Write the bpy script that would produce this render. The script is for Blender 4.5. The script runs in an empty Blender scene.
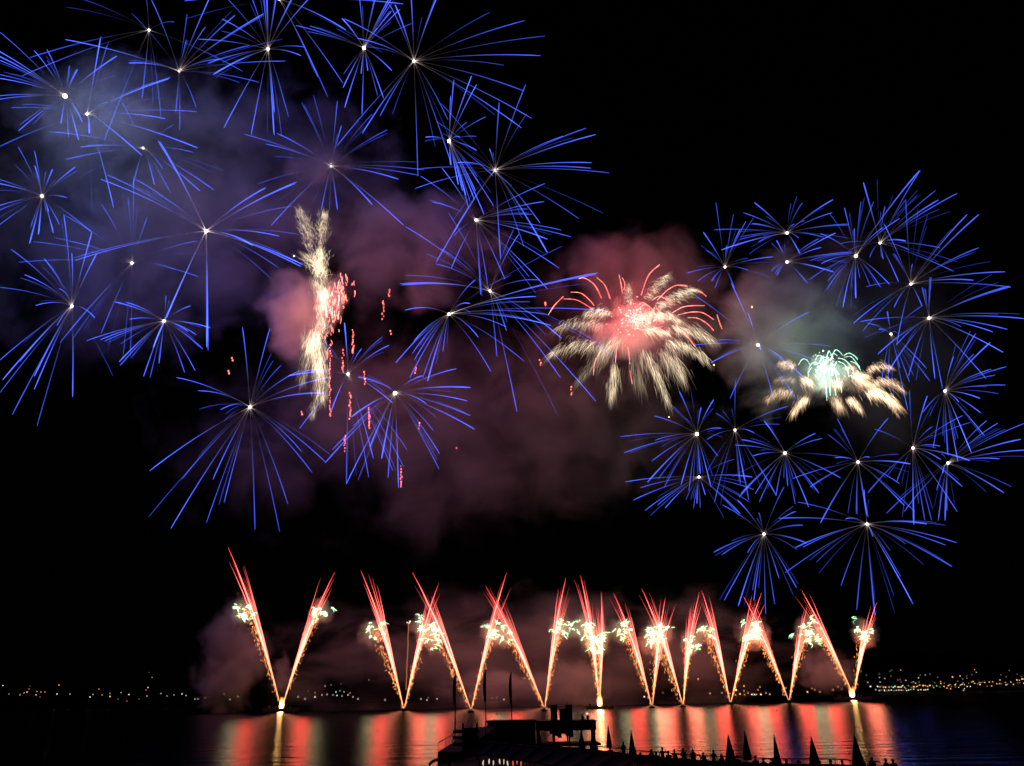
import bpy, bmesh, math, random
from mathutils import Vector, Matrix, noise as mnoise
R_ = math.radians
random.seed(7)
sc = bpy.context.scene
C = sc.collection

# ------------------------------------------------------------------ camera
F = 800.0
CAM = Vector((0, 0, 7.0))
PITCH = math.atan((698.6 - 383) / F)
ROLL = R_(1.15)
cd = bpy.data.cameras.new('camera')
cam = bpy.data.objects.new('camera', cd); C.objects.link(cam)
cd.lens = F * 36 / 1024; cd.sensor_width = 36
cd.clip_start = 0.5; cd.clip_end = 20000
CM = Matrix.Rotation(R_(90) + PITCH, 3, 'X') @ Matrix.Rotation(-ROLL, 3, 'Z')
cam.matrix_world = Matrix.Translation(CAM) @ CM.to_4x4()
sc.camera = cam

# ------------------------------------------------------------------ night sky and added faint fill lamp
w = bpy.data.worlds.new('World'); sc.world = w; w.use_nodes = True
nt = w.node_tree; nt.nodes.clear()
sky = nt.nodes.new('ShaderNodeTexSky'); sky.sky_type = 'NISHITA'; sky.sun_disc = False
sky.sun_elevation = R_(24); sky.sun_rotation = R_(200)
bg = nt.nodes.new('ShaderNodeBackground'); bg.inputs[1].default_value = 0.00004
wo = nt.nodes.new('ShaderNodeOutputWorld')
nt.links.new(sky.outputs[0], bg.inputs[0]); nt.links.new(bg.outputs[0], wo.inputs[0])
sl = bpy.data.lights.new('moon_fill', 'SUN'); sl.energy = 0.0015; sl.angle = R_(0.5); sl.color = (1, .95, .88)
so = bpy.data.objects.new('moon_fill', sl); C.objects.link(so)
so.rotation_euler = (R_(66), 0, R_(20))  # unseen source behind the camera, added so the foreground shows faintly
sc.view_settings.view_transform = 'Standard'; sc.view_settings.look = 'None'
sc.view_settings.exposure = 0; sc.view_settings.gamma = 1
sc.cycles.use_denoising = True
sc.cycles.transparent_max_bounces = 48
sc.cycles.max_bounces = 4; sc.cycles.volume_bounces = 0; sc.cycles.glossy_bounces = 2; sc.cycles.diffuse_bounces = 1
sc.cycles.volume_step_rate = 1.6; sc.cycles.volume_max_steps = 64
sc.cycles.sample_clamp_indirect = 8
sc.cycles.caustics_reflective = False

# ------------------------------------------------------------------ helpers
def ray(px, py):
    return CM @ Vector(((px - 512) / F, -(py - 383) / F, -1))
def at(px, py, Y):
    d = ray(px, py); return CAM + d * (Y / d.y)
def at_z(px, py, z):
    d = ray(px, py); return CAM + d * ((z - CAM.z) / d.z)
def px_m(px, py, Y):
    return (at(px + 5, py, Y) - at(px - 5, py, Y)).length / 10

def tag(o, label=None, cat=None, group=None, kind=None):
    if label: o['label'] = label
    if cat: o['category'] = cat
    if group: o['group'] = group
    if kind: o['kind'] = kind
    return o
def empty(name, loc, rz=0):
    o = bpy.data.objects.new(name, None); C.objects.link(o)
    o.location = loc; o.rotation_euler = (0, 0, rz); o.empty_display_size = .3
    return o
def link(name, me, parent=None, loc=None):
    o = bpy.data.objects.new(name, me); C.objects.link(o)
    if parent: o.parent = parent
    if loc is not None: o.location = loc
    return o

class MB:
    """collects verts / faces (with material index and two float attributes)"""
    def __init__(s): s.v = []; s.f = []; s.mi = []; s.burn = []; s.heat = []
    def add(s, vs, fs, mi=0, burn=None, heat=1.0):
        b = len(s.v); s.v += [tuple(p) for p in vs]
        s.f += [tuple(i + b for i in q) for q in fs]; s.mi += [mi] * len(fs)
        s.burn += burn if burn else [0.0] * len(vs); s.heat += [heat] * len(vs)
    def tube(s, pts, rad, n=3, mi=0, heat=1.0, b0=0., b1=1., cap=True):
        m = len(pts); vs = []; bu = []
        for i, p in enumerate(pts):
            a = pts[max(i - 1, 0)]; c = pts[min(i + 1, m - 1)]
            d = (c - a)
            if d.length < 1e-9: d = Vector((0, 0, 1))
            d.normalize()
            u = d.cross(Vector((0, 0, 1)) if abs(d.z) < .95 else Vector((1, 0, 0))).normalized(); v = d.cross(u)
            r = rad[i] if isinstance(rad, (list, tuple)) else rad
            for k in range(n):
                t = 2 * math.pi * k / n
                vs.append(p + u * (math.cos(t) * r) + v * (math.sin(t) * r)); bu.append(b0 + (b1 - b0) * i / (m - 1))
        fs = [(i * n + k, i * n + (k + 1) % n, (i + 1) * n + (k + 1) % n, (i + 1) * n + k) for i in range(m - 1) for k in range(n)]
        if cap: fs += [tuple(range(n))[::-1], tuple((m - 1) * n + k for k in range(n))]
        s.add(vs, fs, mi, bu, heat)
    def box(s, c, d, mi=0, rz=0., ry=0., rx=0.):
        M = Matrix.Rotation(rz, 3, 'Z') @ Matrix.Rotation(ry, 3, 'Y') @ Matrix.Rotation(rx, 3, 'X'); c = Vector(c)
        vs = [c + M @ Vector((x * d[0] / 2, y * d[1] / 2, z * d[2] / 2)) for x in (-1, 1) for y in (-1, 1) for z in (-1, 1)]
        s.add(vs, [(0, 1, 3, 2), (4, 6, 7, 5), (0, 4, 5, 1), (2, 3, 7, 6), (0, 2, 6, 4), (1, 5, 7, 3)], mi)
    def ball(s, c, r, mi=0, heat=1., n=6, m=4, sc_=(1, 1, 1), burn=0.):
        c = Vector(c); vs = [c + Vector((0, 0, r * sc_[2]))]
        for j in range(1, m):
            a = math.pi * j / m
            for k in range(n):
                t = 2 * math.pi * k / n
                vs.append(c + Vector((math.cos(t) * math.sin(a) * r * sc_[0], math.sin(t) * math.sin(a) * r * sc_[1], math.cos(a) * r * sc_[2])))
        vs.append(c - Vector((0, 0, r * sc_[2])))
        fs = [(0, 1 + k, 1 + (k + 1) % n) for k in range(n)]
        for j in range(m - 2):
            o = 1 + j * n
            fs += [(o + k, o + n + k, o + n + (k + 1) % n, o + (k + 1) % n) for k in range(n)]
        o = 1 + (m - 2) * n; e = len(vs) - 1
        fs += [(o + k, e, o + (k + 1) % n) for k in range(n)]
        s.add(vs, fs, mi, [burn] * len(vs), heat)
    def build(s, name, mats, parent=None, origin=None, smooth=False):
        me = bpy.data.meshes.new(name)
        off = Vector(origin) if origin is not None else Vector((0, 0, 0))
        me.from_pydata([tuple(Vector(p) - off) for p in s.v], [], s.f)
        for m in (mats if isinstance(mats, (list, tuple)) else [mats]): me.materials.append(m)
        me.polygons.foreach_set('material_index', s.mi)
        if any(s.burn) or any(h != 1.0 for h in s.heat):
            a = me.attributes.new('burn', 'FLOAT', 'POINT'); a.data.foreach_set('value', s.burn)
            a = me.attributes.new('vigour', 'FLOAT', 'POINT'); a.data.foreach_set('value', s.heat)
        if smooth: me.polygons.foreach_set('use_smooth', [True] * len(s.f))
        me.update()
        o = link(name, me)
        if parent is None:
            if origin is not None: o.location = off
        else:
            o.parent = parent
            if origin is not None:   # children of an unrotated Empty: store relative position
                o.location = off - parent.location
        return o

# ------------------------------------------------------------------ materials
def mat(name): m = bpy.data.materials.new(name); m.use_nodes = True; m.node_tree.nodes.clear(); return m, m.node_tree
def pbr(name, col, rough=.8, var=.25, scale=3., metal=0.):
    m, t = mat(name); N = t.nodes.new
    o = N('ShaderNodeOutputMaterial'); p = N('ShaderNodeBsdfPrincipled'); nz = N('ShaderNodeTexNoise'); tc = N('ShaderNodeTexCoord')
    rp = N('ShaderNodeValToRGB'); nz.inputs['Scale'].default_value = scale; nz.inputs['Detail'].default_value = 4
    rp.color_ramp.elements[0].position = .3; rp.color_ramp.elements[1].position = .7
    rp.color_ramp.elements[0].color = (*[c * (1 - var) for c in col], 1); rp.color_ramp.elements[1].color = (*[min(1, c * (1 + var)) for c in col], 1)
    t.links.new(tc.outputs['Object'], nz.inputs['Vector']); t.links.new(nz.outputs['Fac'], rp.inputs[0])
    t.links.new(rp.outputs[0], p.inputs['Base Color']); p.inputs['Specular IOR Level'].default_value = .02; p.inputs['Roughness'].default_value = rough; p.inputs['Metallic'].default_value = metal
    t.links.new(p.outputs[0], o.inputs[0]); return m
def star(name, stops, strength, additive=True, sample=False):
    """burning star: colour follows how long the star has burnt (burn), times its own heat"""
    m, t = mat(name); N = t.nodes.new
    o = N('ShaderNodeOutputMaterial'); e = N('ShaderNodeEmission'); a = N('ShaderNodeAttribute'); a.attribute_name = 'burn'
    h = N('ShaderNodeAttribute'); h.attribute_name = 'vigour'; mu = N('ShaderNodeMath'); mu.operation = 'MULTIPLY'; mu.inputs[1].default_value = strength
    rp = N('ShaderNodeValToRGB'); cr = rp.color_ramp
    while len(cr.elements) < len(stops): cr.elements.new(.5)
    for el, (p, c) in zip(cr.elements, stops): el.position = p; el.color = (*c, 1)
    t.links.new(a.outputs['Fac'], rp.inputs[0]); t.links.new(rp.outputs[0], e.inputs[0])
    t.links.new(h.outputs['Fac'], mu.inputs[0]); t.links.new(mu.outputs[0], e.inputs[1])
    if additive:
        ad = N('ShaderNodeAddShader'); tr = N('ShaderNodeBsdfTransparent')
        t.links.new(e.outputs[0], ad.inputs[0]); t.links.new(tr.outputs[0], ad.inputs[1]); t.links.new(ad.outputs[0], o.inputs[0])
    else: t.links.new(e.outputs[0], o.inputs[0])
    m.cycles.emission_sampling = 'FRONT' if sample else 'NONE'
    return m
def glow(name, col, strength, sample=False):
    m, t = mat(name); o = t.nodes.new('ShaderNodeOutputMaterial'); e = t.nodes.new('ShaderNodeEmission')
    e.inputs[0].default_value = (*col, 1); e.inputs[1].default_value = strength; t.links.new(e.outputs[0], o.inputs[0])
    m.cycles.emission_sampling = 'FRONT' if sample else 'NONE'
    return m
M = {}
M['blue'] = star('blue_star_fire', [(0, (.9, .75, .62)), (.04, (.14, .105, .10)), (.10, (.028, .02, .023)), (.28, (.016, .013, .026)), (.52, (.035, .055, .33)), (.74, (.045, .085, .74)), (1, (.065, .125, .98))], 1.15)
M['core'] = glow('white_core_fire', (1, .95, .86), 6)
M['red'] = star('red_comet_fire', [(0, (.16, .06, .022)), (.2, (.34, .095, .045)), (.45, (.95, .20, .14)), (.75, (1, .12, .10)), (1, (.8, .05, .05))], 2.5, True, True)
M['spark'] = star('orange_spark_fire', [(0, (1, .30, .07)), (1, (1, .36, .10))], 1.6, True)
M['puff'] = star('white_glitter_fire', [(0, (1, .96, .66)), (.5, (.82, .95, .5)), (1, (.3, .72, .36))], 4.5, False, True)
M['gold'] = star('gold_glitter_fire', [(0, (.95, .66, .44)), (.5, (.66, .52, .34)), (1, (.34, .27, .17))], .85, True)
M['tan'] = star('tan_glitter_fire', [(0, (1, .70, .48)), (.5, (.62, .40, .24)), (1, (.30, .19, .11))], 1.0, True)
M['redtail'] = star('red_tail_fire', [(0, (1, .38, .30)), (.5, (1, .20, .16)), (1, (1, .13, .12))], 1.3, True)
M['greentail'] = star('green_tail_fire', [(0, (.75, 1, .8)), (.5, (.38, .88, .6)), (1, (.18, .52, .36))], 1.2, True)
M['flame'] = star('mortar_flame', [(0, (1, .72, .30)), (.5, (1, .45, .10)), (1, (.6, .16, .03))], 6, True, True)
M['black'] = pbr('dark_painted_steel', (.02, .02, .022), .6)
M['hull'] = pbr('dark_barge_steel', (.03, .028, .026), .7)
M['wood'] = pbr('weathered_deck_wood', (.06, .045, .035), .8, .35, 1.5)
M['brown'] = pbr('brown_boarding', (.09, .06, .035), .8, .3, 1.)
M['canvas'] = pbr('pale_canvas', (.06, .057, .058), .9, .15, 1.)
M['navy'] = pbr('dark_navy_canvas', (.018, .02, .03), .9)
M['rail'] = pbr('painted_rail', (.10, .07, .06), .5)
M['cloth1'] = pbr('dark_cloth', (.03, .03, .04), .9)
M['cloth2'] = pbr('charcoal_trousers', (.02, .02, .025), .9)
M['skin'] = pbr('skin', (.40, .25, .18), .6, .08)
M['hair'] = pbr('dark_hair', (.015, .012, .01), .6)
M['hill'] = pbr('wooded_hillside', (.02, .025, .018), .95, .4, .02)
M['sand'] = pbr('beach_sand', (.13, .11, .085), .95, .2, .8)
M['stone'] = pbr('pale_fort_stone', (.36, .30, .22), .9, .2, .2)
M['plaster'] = pbr('house_plaster', (.25, .22, .18), .9, .15, .3)
M['buoy'] = pbr('dark_buoy', (.04, .03, .03), .5)

# ------------------------------------------------------------------ water
WROUGH = .22
m, t = mat('night_sea'); N = t.nodes.new
o = N('ShaderNodeOutputMaterial'); p = N('ShaderNodeMixShader'); tc = N('ShaderNodeTexCoord')
df = N('ShaderNodeBsdfDiffuse'); df.inputs[0].default_value = (.002, .004, .005, 1)
gs = N('ShaderNodeBsdfGlossy'); gs.distribution = 'BECKMANN'; gs.inputs['Color'].default_value = (.52, .52, .52, 1); gs.inputs['Roughness'].default_value = WROUGH
fr = N('ShaderNodeFresnel'); fr.inputs[0].default_value = 1.33
t.links.new(fr.outputs[0], p.inputs[0]); t.links.new(df.outputs[0], p.inputs[1]); t.links.new(gs.outputs[0], p.inputs[2])
mp = N('ShaderNodeMapping'); mp.inputs['Scale'].default_value = (.12, .6, 1)
n1 = N('ShaderNodeTexNoise'); n1.inputs['Scale'].default_value = .35; n1.inputs['Detail'].default_value = 3
bp = N('ShaderNodeBump'); bp.inputs['Strength'].default_value = .6; bp.inputs['Distance'].default_value = .8
t.links.new(tc.outputs['Object'], mp.inputs[0]); t.links.new(mp.outputs[0], n1.inputs['Vector']); t.links.new(n1.outputs['Fac'], bp.inputs['Height'])
t.links.new(bp.outputs[0], gs.inputs['Normal']); t.links.new(p.outputs[0], o.inputs[0]); M['sea'] = m
b = MB(); b.add([(-9000, -200, 0), (9000, -200, 0), (9000, 9000, 0), (-9000, 9000, 0)], [(0, 1, 2, 3)])
tag(b.build('water', M['sea']), kind='structure')

# ------------------------------------------------------------------ far hills
def hill_h(x, y):
    d = max(0., min(1., (y - 3300) / 1700)); side = .55 + .45 * math.tanh((x - 900) / 900)
    n = mnoise.fractal(Vector((x / 1500, y / 1500, 3.1)), 1., 2., 4) * .5 + .6
    return -2 + d * (130 + 130 * side) * max(.4, n) + (6 if d > 0 else 0)
b = MB(); nx, ny = 90, 14; vs = []
for j in range(ny):
    for i in range(nx):
        x = -5200 + 10400 * i / (nx - 1); y = 3260 + 2600 * j / (ny - 1)
        vs.append((x, y, hill_h(x, y)))
b.add(vs, [(j * nx + i, j * nx + i + 1, (j + 1) * nx + i + 1, (j + 1) * nx + i) for j in range(ny - 1) for i in range(nx - 1)])
tag(b.build('hills', M['hill'], smooth=True), kind='structure')

# ------------------------------------------------------------------ blue bursts
Q = dict(a=(0, 0, .2507), b=(256, 0, .2507), c=(0, 192, .2507), d=(256, 192, .2507), e=(128, 340, .2507), f=(320, 320, .2507), g=(440, 60, .2507),
         h=(512, 240, .2507), i=(690, 160, .1672), j=(840, 160, .1802), k=(620, 380, .1672), l=(700, 280, .1672), m=(850, 280, .1699),
         n=(700, 400, .1672), o=(850, 390, .1699), p=(700, 490, .2507), q=(0, 20, .1567), r=(0, 120, .1567), s=(110, 0, .1567), t=(210, 0, .1567),
         u=(320, 0, .1567), v=(70, 150, .2612), w=(400, 0, .1567), x=(240, 90, .1959), y=(400, 70, .2155), z=(0, 220, .274), A=(80, 240, .1829),
         B=(400, 180, .1959), C=(370, 260, .2351), D=(140, 320, .2805), E=(290, 310, .2349), F=(700, 180, .1436))
# (px, py, core size px, ray heat, light, warm core?, label, ray ends by survey sheet)
BURSTS = [
 (65, 96, 3.4, .95, 2.8, 'blue starburst with the biggest brightest white core, near the left edge', 'q 0,78 218,195 300,188 443,292 495,315 -60,170 -40,215 -30,245 -20,345 -40,367 -60,490 -40,512 125,670 118,708 388,660 436,750 500,766 525,650 745,230 r 905,225 905,225'),
 (87, 114, 1.9, .9, .5, 'blue starburst with a small core just right of the biggest white core', 'q 70,560 645,105 640,118 688,525 570,722 r 0,168 725,557 s 383,495 375,503 555,712 352,757 a 788,590'),
 (149, 30, 1.8, .45, .3, 'dim starburst with a yellowish core in the black gap at the top left', 'q 190,240 140,357 a 290,-15 565,395 415,560 575,-60 s 205,630 325,740 410,140 845,455'),
 (179, 71, 1.5, .7, .5, 'blue starburst with a small peach core between the dim top one and the bright pair', 's 265,0 492,92 487,255 645,-35 797,98 608,172 980,88 978,100 890,290 550,685 950,525 698,380 420,715 120,402 a 717,518 t 480,390 q 418,125'),
 (143, 148, 1.5, .5, .4, 'faint blue starburst with a peach core in brownish smoke below the big white core', 'r 515,172 420,252 320,75 985,412 a 487,410 648,672 615,735 680,770 852,757 770,607 695,497 530,740 v 550,152 497,157'),
 (42, 196, 2.2, .9, .8, 'compact blue starburst with a yellow white core at the left edge below the big one', 'r 115,170 220,197 222,292 335,315 480,300 425,495 -60,365 -40,400 -80,570 -50,595 -30,690 195,685 245,730 340,720 378,665 310,585 c 118,205 365,160'),
 (206, 231, 2.6, 1.1, .9, 'large blue starburst with long thick paired rays, left of the gold column', 'v 142,95 118,112 250,112 345,-30 338,-34 868,122 862,128 748,145 800,330 890,438 884,446 18,412 20,422 700,365 c 612,618 618,600 830,632 825,618 665,500'),
 (132, 263, 1.9, .38, .4, 'faint thin rayed starburst left of and below the large paired ray one', 'v 118,205 222,180 243,100 295,258 -20,250 0,350 490,485 405,458 120,700 0,690 c 132,198 215,182 75,280 490,665 520,655 290,585 240,600 A 640,5'),
 (72, 306, 2.1, .85, .7, 'blue starburst at the left edge with long rays falling to the lower left', 'z 40,107 160,140 90,200 -10,245 130,312 215,250 347,358 335,45 352,125 262,120 233,-20 -10,520 10,583 0,630 45,710 125,618 135,752 265,645 208,385 125,570 72,517'),
 (164, 321, 2.2, .9, .7, 'compact blue starburst directly below the large paired ray one', 'A 470,305 605,360 250,340 190,338 270,433 37,550 112,545 135,553 712,480 635,518 670,595 630,715 572,725 432,675 383,752 348,745 280,645 220,685 215,665 400,590 590,500'),
 (268, 49, 2.2, .9, .7, 'blue starburst at the top with long rays to its left and below', 't 78,122 22,475 28,468 605,300 580,355 650,-30 540,-40 430,-60 335,-60 342,-50 360,-70 250,-60 100,-20 502,750 410,715 s 565,250 625,403 a 893,510 x 57,228 175,232 172,220'),
 (364, 48, 2.6, 1.0, .8, 'dense bright blue starburst at the top centre left with tight rays', 'u 140,118 250,-40 370,-80 362,-70 470,-60 462,-50 478,-45 455,72 510,60 365,180 458,450 148,558 158,685 268,728 262,470 305,452 368,612 405,625 t 637,165 548,162 845,118'),
 (414, 61, 2.0, .85, .5, 'wide blue starburst with an open dark centre against the black sky at the top', 'u 155,120 240,245 580,-50 760,-50 752,-50 445,30 480,30 w 793,132 925,230 895,355 785,578 840,755 x 495,285 625,220 715,132 908,440 y 563,268 240,442 222,230'),
 (331, 166, 1.3, .7, .5, 'blue starburst whose tiny core sits in a brown puff of smoke, above the gold column', 'x 315,65 375,27 497,57 518,182 675,122 752,203 190,222 20,225 130,275 90,480 160,690 415,610 497,610 675,585 835,690 808,455 940,408 910,435'),
 (449, 141, 2.7, 1.05, .9, 'dense blue starburst with a bright white core and a thick tuft of rays pointing up', 'y 118,312 250,45 247,55 235,120 332,28 355,68 398,217 310,243 278,310 355,373 235,440 305,580 270,530 325,610 345,600 390,668 350,560 435,632 432,492 290,560 318,640'),
 (495, 170, 1.7, .85, .5, 'blue starburst with three pairs of long rays reaching right into black sky', 'y 460,150 583,68 415,365 190,155 757,307 863,270 907,300 890,430 885,455 970,477 830,690 650,710 70,550 265,430 80,460 B 632,338 513,400 752,370 185,418 275,265'),
 (476, 220, 2.2, .8, .7, 'blue starburst with a white core just below the one with long rays to the right', 'B 165,112 275,285 740,18 735,110 672,175 822,255 873,290 752,302 812,450 752,555 660,495 535,505 447,530 412,585 262,450 y 95,492 195,455'),
 (490, 291, 1.8, .75, .5, 'blue starburst with a thin left ray, between the gold column and the red palm burst', 'B 248,168 28,238 205,350 182,428 580,253 608,275 0,530 10,536 710,510 C 540,410 625,645 580,300 810,500 960,600 815,333 1000,370'),
 (449, 314, 2.3, .9, .9, 'blue starburst whose thickest ray reaches right to the red palm burst', 'C 150,213 448,85 425,185 968,55 960,62 705,155 680,178 755,232 770,278 580,285 460,328 655,430 515,475 310,390 245,515 225,500 170,500 190,423 180,398 110,437 187,345 1000,215'),
 (348, 374, 2.0, .9, .5, 'blue starburst among falling red sparks at the foot of the gold column', 'E 232,55 135,127 305,165 393,115 422,150 -5,280 50,262 435,395 430,335 500,598 485,668 437,683 355,632 335,712 240,740 177,425 40,505 f 290,330'),
 (395, 393, 2.8, 1.0, .8, 'bright blue starburst low in the left group, right of the falling red sparks', 'E 708,250 565,280 768,330 755,387 768,450 785,507 580,398 610,513 637,612 635,678 462,757 417,715 390,632 340,583 262,455 270,495 180,595 150,650 240,740 290,285'),
 (250, 407, 2.2, .95, .6, 'lowest blue starburst of the left group, with long straight rays fanning downward', 'D 365,25 463,30 503,162 565,183 680,203 655,260 130,205 207,252 287,320 35,537 150,567 110,743 237,722 260,568 300,650 410,747 498,755 527,655 577,470 613,543 662,507'),
 (279, -1, 1.9, .8, .5, 'blue starburst cut by the top edge of the picture', 't 865,190 750,615 688,490 848,530 -160,5 430,-160 300,-110 700,-90 u 530,25'),
 (787, 233, 2.2, .62, .5, 'topmost blue starburst of the right group', 'i 385,255 318,315 372,380 145,417 300,475 305,460 270,515 410,490 640,218 672,255 855,237 850,315 950,383 945,390 650,467 658,560 625,383 685,362 190,537 800,462'),
 (725, 267, 1.7, .5, .4, 'leftmost blue starburst of the right group, half veiled by grey smoke', 'i 155,255 80,432 97,540 260,325 335,365 380,347 220,512 300,415 -20,678 45,725 130,725 150,766 350,660 265,766 F 510,535'),
 (787, 262, 2.0, .6, .4, 'blue starburst directly below the topmost one of the right group', 'i 770,470 870,437 785,523 970,550 965,560 860,670 800,655 705,740 520,690 510,680 485,665 517,480'),
 (856, 256, 2.5, .7, .9, 'dense blue starburst with the brightest core at the upper right', 'j 117,230 187,230 25,265 80,380 110,655 225,705 275,690 440,60 330,325 240,375 i 780,440 835,320 720,600 785,620 715,715 825,725 l 760,55 855,165 855,158 930,105 m 35,108 5,50'),
 (880, 243, 1.7, .65, .4, 'blue starburst with a small core touching the brightest one at the upper right', 'j 445,58 130,125 250,257 530,170 545,222 650,185 365,450 555,487 630,618 380,497 325,675 165,540 365,220 240,550 0,465'),
 (911, 284, 1.8, .65, .4, 'blue starburst at the upper right whose rays reach the right edge of the group', 'j 402,578 365,222 770,303 705,303 770,487 915,620 740,667 947,705 245,355 300,520 m 260,160 20,255 425,155 75,300 275,380 95,40'),
 (758, 345, 2.3, .55, .7, 'pale blue starburst in grey smoke between the red and green palm bursts', 'l 187,18 285,192 290,205 652,192 105,360 -40,390 65,495 180,708 435,690 580,720 690,480 780,395 620,580 -40,85 500,475 362,415'),
 (697, 434, 2.6, .6, .8, 'blue starburst with a bright core below the red palm burst', 'k 355,68 308,150 390,228 205,215 485,165 560,118 585,455 190,485 230,590 165,610 265,640 365,628 372,610 412,665 480,560 545,640 540,625 605,288 210,360 0,340 25,435'),
 (735, 430, 1.7, .5, .3, 'thin blue starburst just right of the bright one below the red palm burst', 'k 575,200 1003,157 955,265 800,315 565,730 520,550 770,715 745,600 720,620 935,690 520,355 690,0'),
 (699, 477, 1.8, .65, .4, 'blue starburst lowest under the red palm burst', 'k 30,610 120,645 80,718 150,780 225,748 790,580 800,655 775,730 510,687 460,738 480,766 440,766 395,715 270,766 n 235,690 240,680'),
 (785, 453, 2.4, .7, .7, 'blue starburst under the green palm burst', 'n 385,125 392,135 250,237 210,270 315,335 690,200 730,230 905,350 840,465 710,555 650,640 640,610 570,622 455,570 355,610 245,560 235,580 525,515 330,560'),
 (858, 462, 2.0, .65, .5, 'blue starburst right of and below the green palm burst', 'n 765,207 808,345 820,110 555,470 660,520 720,735 935,680 1005,700 998,690 o 225,165 115,395 290,550 320,680 380,715 355,435'),
 (945, 391, 2.1, .7, .6, 'rightmost large blue starburst midway up the right group', 'm 610,450 740,315 825,368 920,510 830,525 855,560 915,618 765,695 730,435 o 765,50 770,135 640,70 790,268 715,370 708,355 635,420 575,380 430,130 490,340'),
 (929, 318, 2.2, .7, .6, 'wide blue starburst at the right with one ray reaching the picture edge', 'm 425,45 478,-15 945,40 935,36 840,305 925,290 1035,228 900,425 655,275 800,580 500,580 545,640 345,565 60,245 165,435 275,380 220,550 j 500,650'),
 (891, 334, 1.7, .6, .4, 'blue starburst just right of the green palm burst', 'm 105,255 170,290 275,310 220,185 420,155 295,520 225,590 185,600 450,520 470,595 340,765 350,600'),
 (913, 448, 2.0, .7, .5, 'blue starburst at the right, left one of a close pair low in the group', 'o 145,230 485,215 665,150 710,190 530,330 705,415 535,410 660,568 105,605 275,540 375,790 440,766 455,35 350,0 480,766 630,715'),
 (948, 463, 2.1, .7, .5, 'blue starburst at the right, right one of a close pair, rays cut by the edge', 'o 540,378 805,180 870,195 1030,195 1005,290 1040,353 880,405 905,605 720,495 510,590 545,490 320,715 215,725 520,766 570,710 560,766'),
 (764, 534, 1.9, .7, .5, 'blue starburst hanging just above the row of red fountains', 'p 90,60 150,40 235,90 380,85 410,140 425,212 55,248 88,258 190,250 97,440 153,462 210,400 215,440 262,495 298,455 315,352 385,390 n 503,520'),
 (867, 524, 2.0, .7, .5, 'lowest blue starburst of the right group, above the rightmost fountain', 'p 390,48 315,113 580,115 340,330 380,230 410,228 562,382 625,478 698,500 850,455 842,440 800,345 1005,305 980,220 1024,210 905,135 690,185 655,0 820,215'),
]
LIGHTS = []
def lamp(name, parent, loc, P, col, rad=3.):
    l = bpy.data.lights.new(name, 'POINT'); l.energy = P; l.color = col; l.shadow_soft_size = rad
    o = bpy.data.objects.new(name, l); C.objects.link(o); o.location = loc
    if parent: o.parent = parent
    return o
BLUE_P = 1.6e5
WARM = {(331, 166): (1, .55, .45), (143, 148): (1, .62, .5), (179, 71): (.5, .5, .8), (132, 263): (.6, .55, .8), (758, 345): (.85, .9, 1), (725, 267): (1, .9, .75), (87, 114): (.4, .5, 1)}
for bi, (cx, cy, cs, heat, li, label, ends) in enumerate(BURSTS):
    Yb = 690 + random.uniform(-25, 15)
    c = at(cx, cy, Yb); pm = px_m(cx, cy, Yb)
    root = empty('blue_firework', c)
    tag(root, label, 'firework', 'blue starburst fireworks in the sky')
    bb = MB(); bb.ball((0, 0, 0), cs * pm * .62, n=10, m=6)
    core = bb.build('core', M['core'], root)
    pts = []; key = None
    for tok in ends.split():
        if ',' in tok:
            x, y = map(float, tok.split(',')); ox, oy, s = Q[key]; pts.append((ox + x * s, oy + y * s))
        else: key = tok
    RR = max(math.hypot(x - cx, y - cy) for x, y in pts) * 1.05
    extra = []
    for _ in range(int(len(pts) * (.8 if cx > 640 else .5))):
        qx, qy = random.choice(pts); a = math.atan2(qy - cy, qx - cx) + random.gauss(0, .22); r2 = min(math.hypot(qx - cx, qy - cy) * random.uniform(.7, 1.05), RR)
        extra.append((cx + math.cos(a) * r2, cy + math.sin(a) * r2))
    for ri, (ex, ey) in enumerate(pts + extra):
        r2 = math.hypot(ex - cx, ey - cy)
        dz = math.sqrt(max(0, RR * RR - r2 * r2)) * pm * .55 * random.choice((-1, -1, 1))
        e = at(ex, ey, Yb + dz)
        sag = .11 * RR * pm
        V = e - c; V.z += sag
        t0 = min(.2, .01 + 1. / max(r2, 5))
        P = []
        for k in range(13):
            tt = t0 + (1 - t0) * k / 12
            q = V * tt; q.z -= sag * tt * tt; P.append(q)
        h = heat * random.choice((.55, .75, .95, 1.1, 1.3)) if ri < len(pts) else heat * random.uniform(.18, .5)
        rr = pm * (random.choice((.28, .31, .34, .40, .54)) if ri < len(pts) else .25)
        tb = MB(); tb.tube(P, [rr * (.7 + .3 * k / 12) * (1 if k < 12 else .5) for k in range(13)], 4, heat=h, b0=t0, b1=1)
        tb.build('ray', M['blue'], root)
    col = (.42, .56, 1.0) if li > 1.5 else (.045, .12, 1.0)
    if cx < 300: li *= 1.2
    if 330 < cx < 640 and cy > 200: li *= .25
    if cx > 640 and (cx, cy) != (758, 345): li *= .08 if cy > 500 else (.06 if cy > 380 else .2)
    if (cx, cy) in WARM: col = WARM[cx, cy]; li *= .55
    lamp('star_light', root, (0, 0, 0), BLUE_P * li, col)

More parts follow.
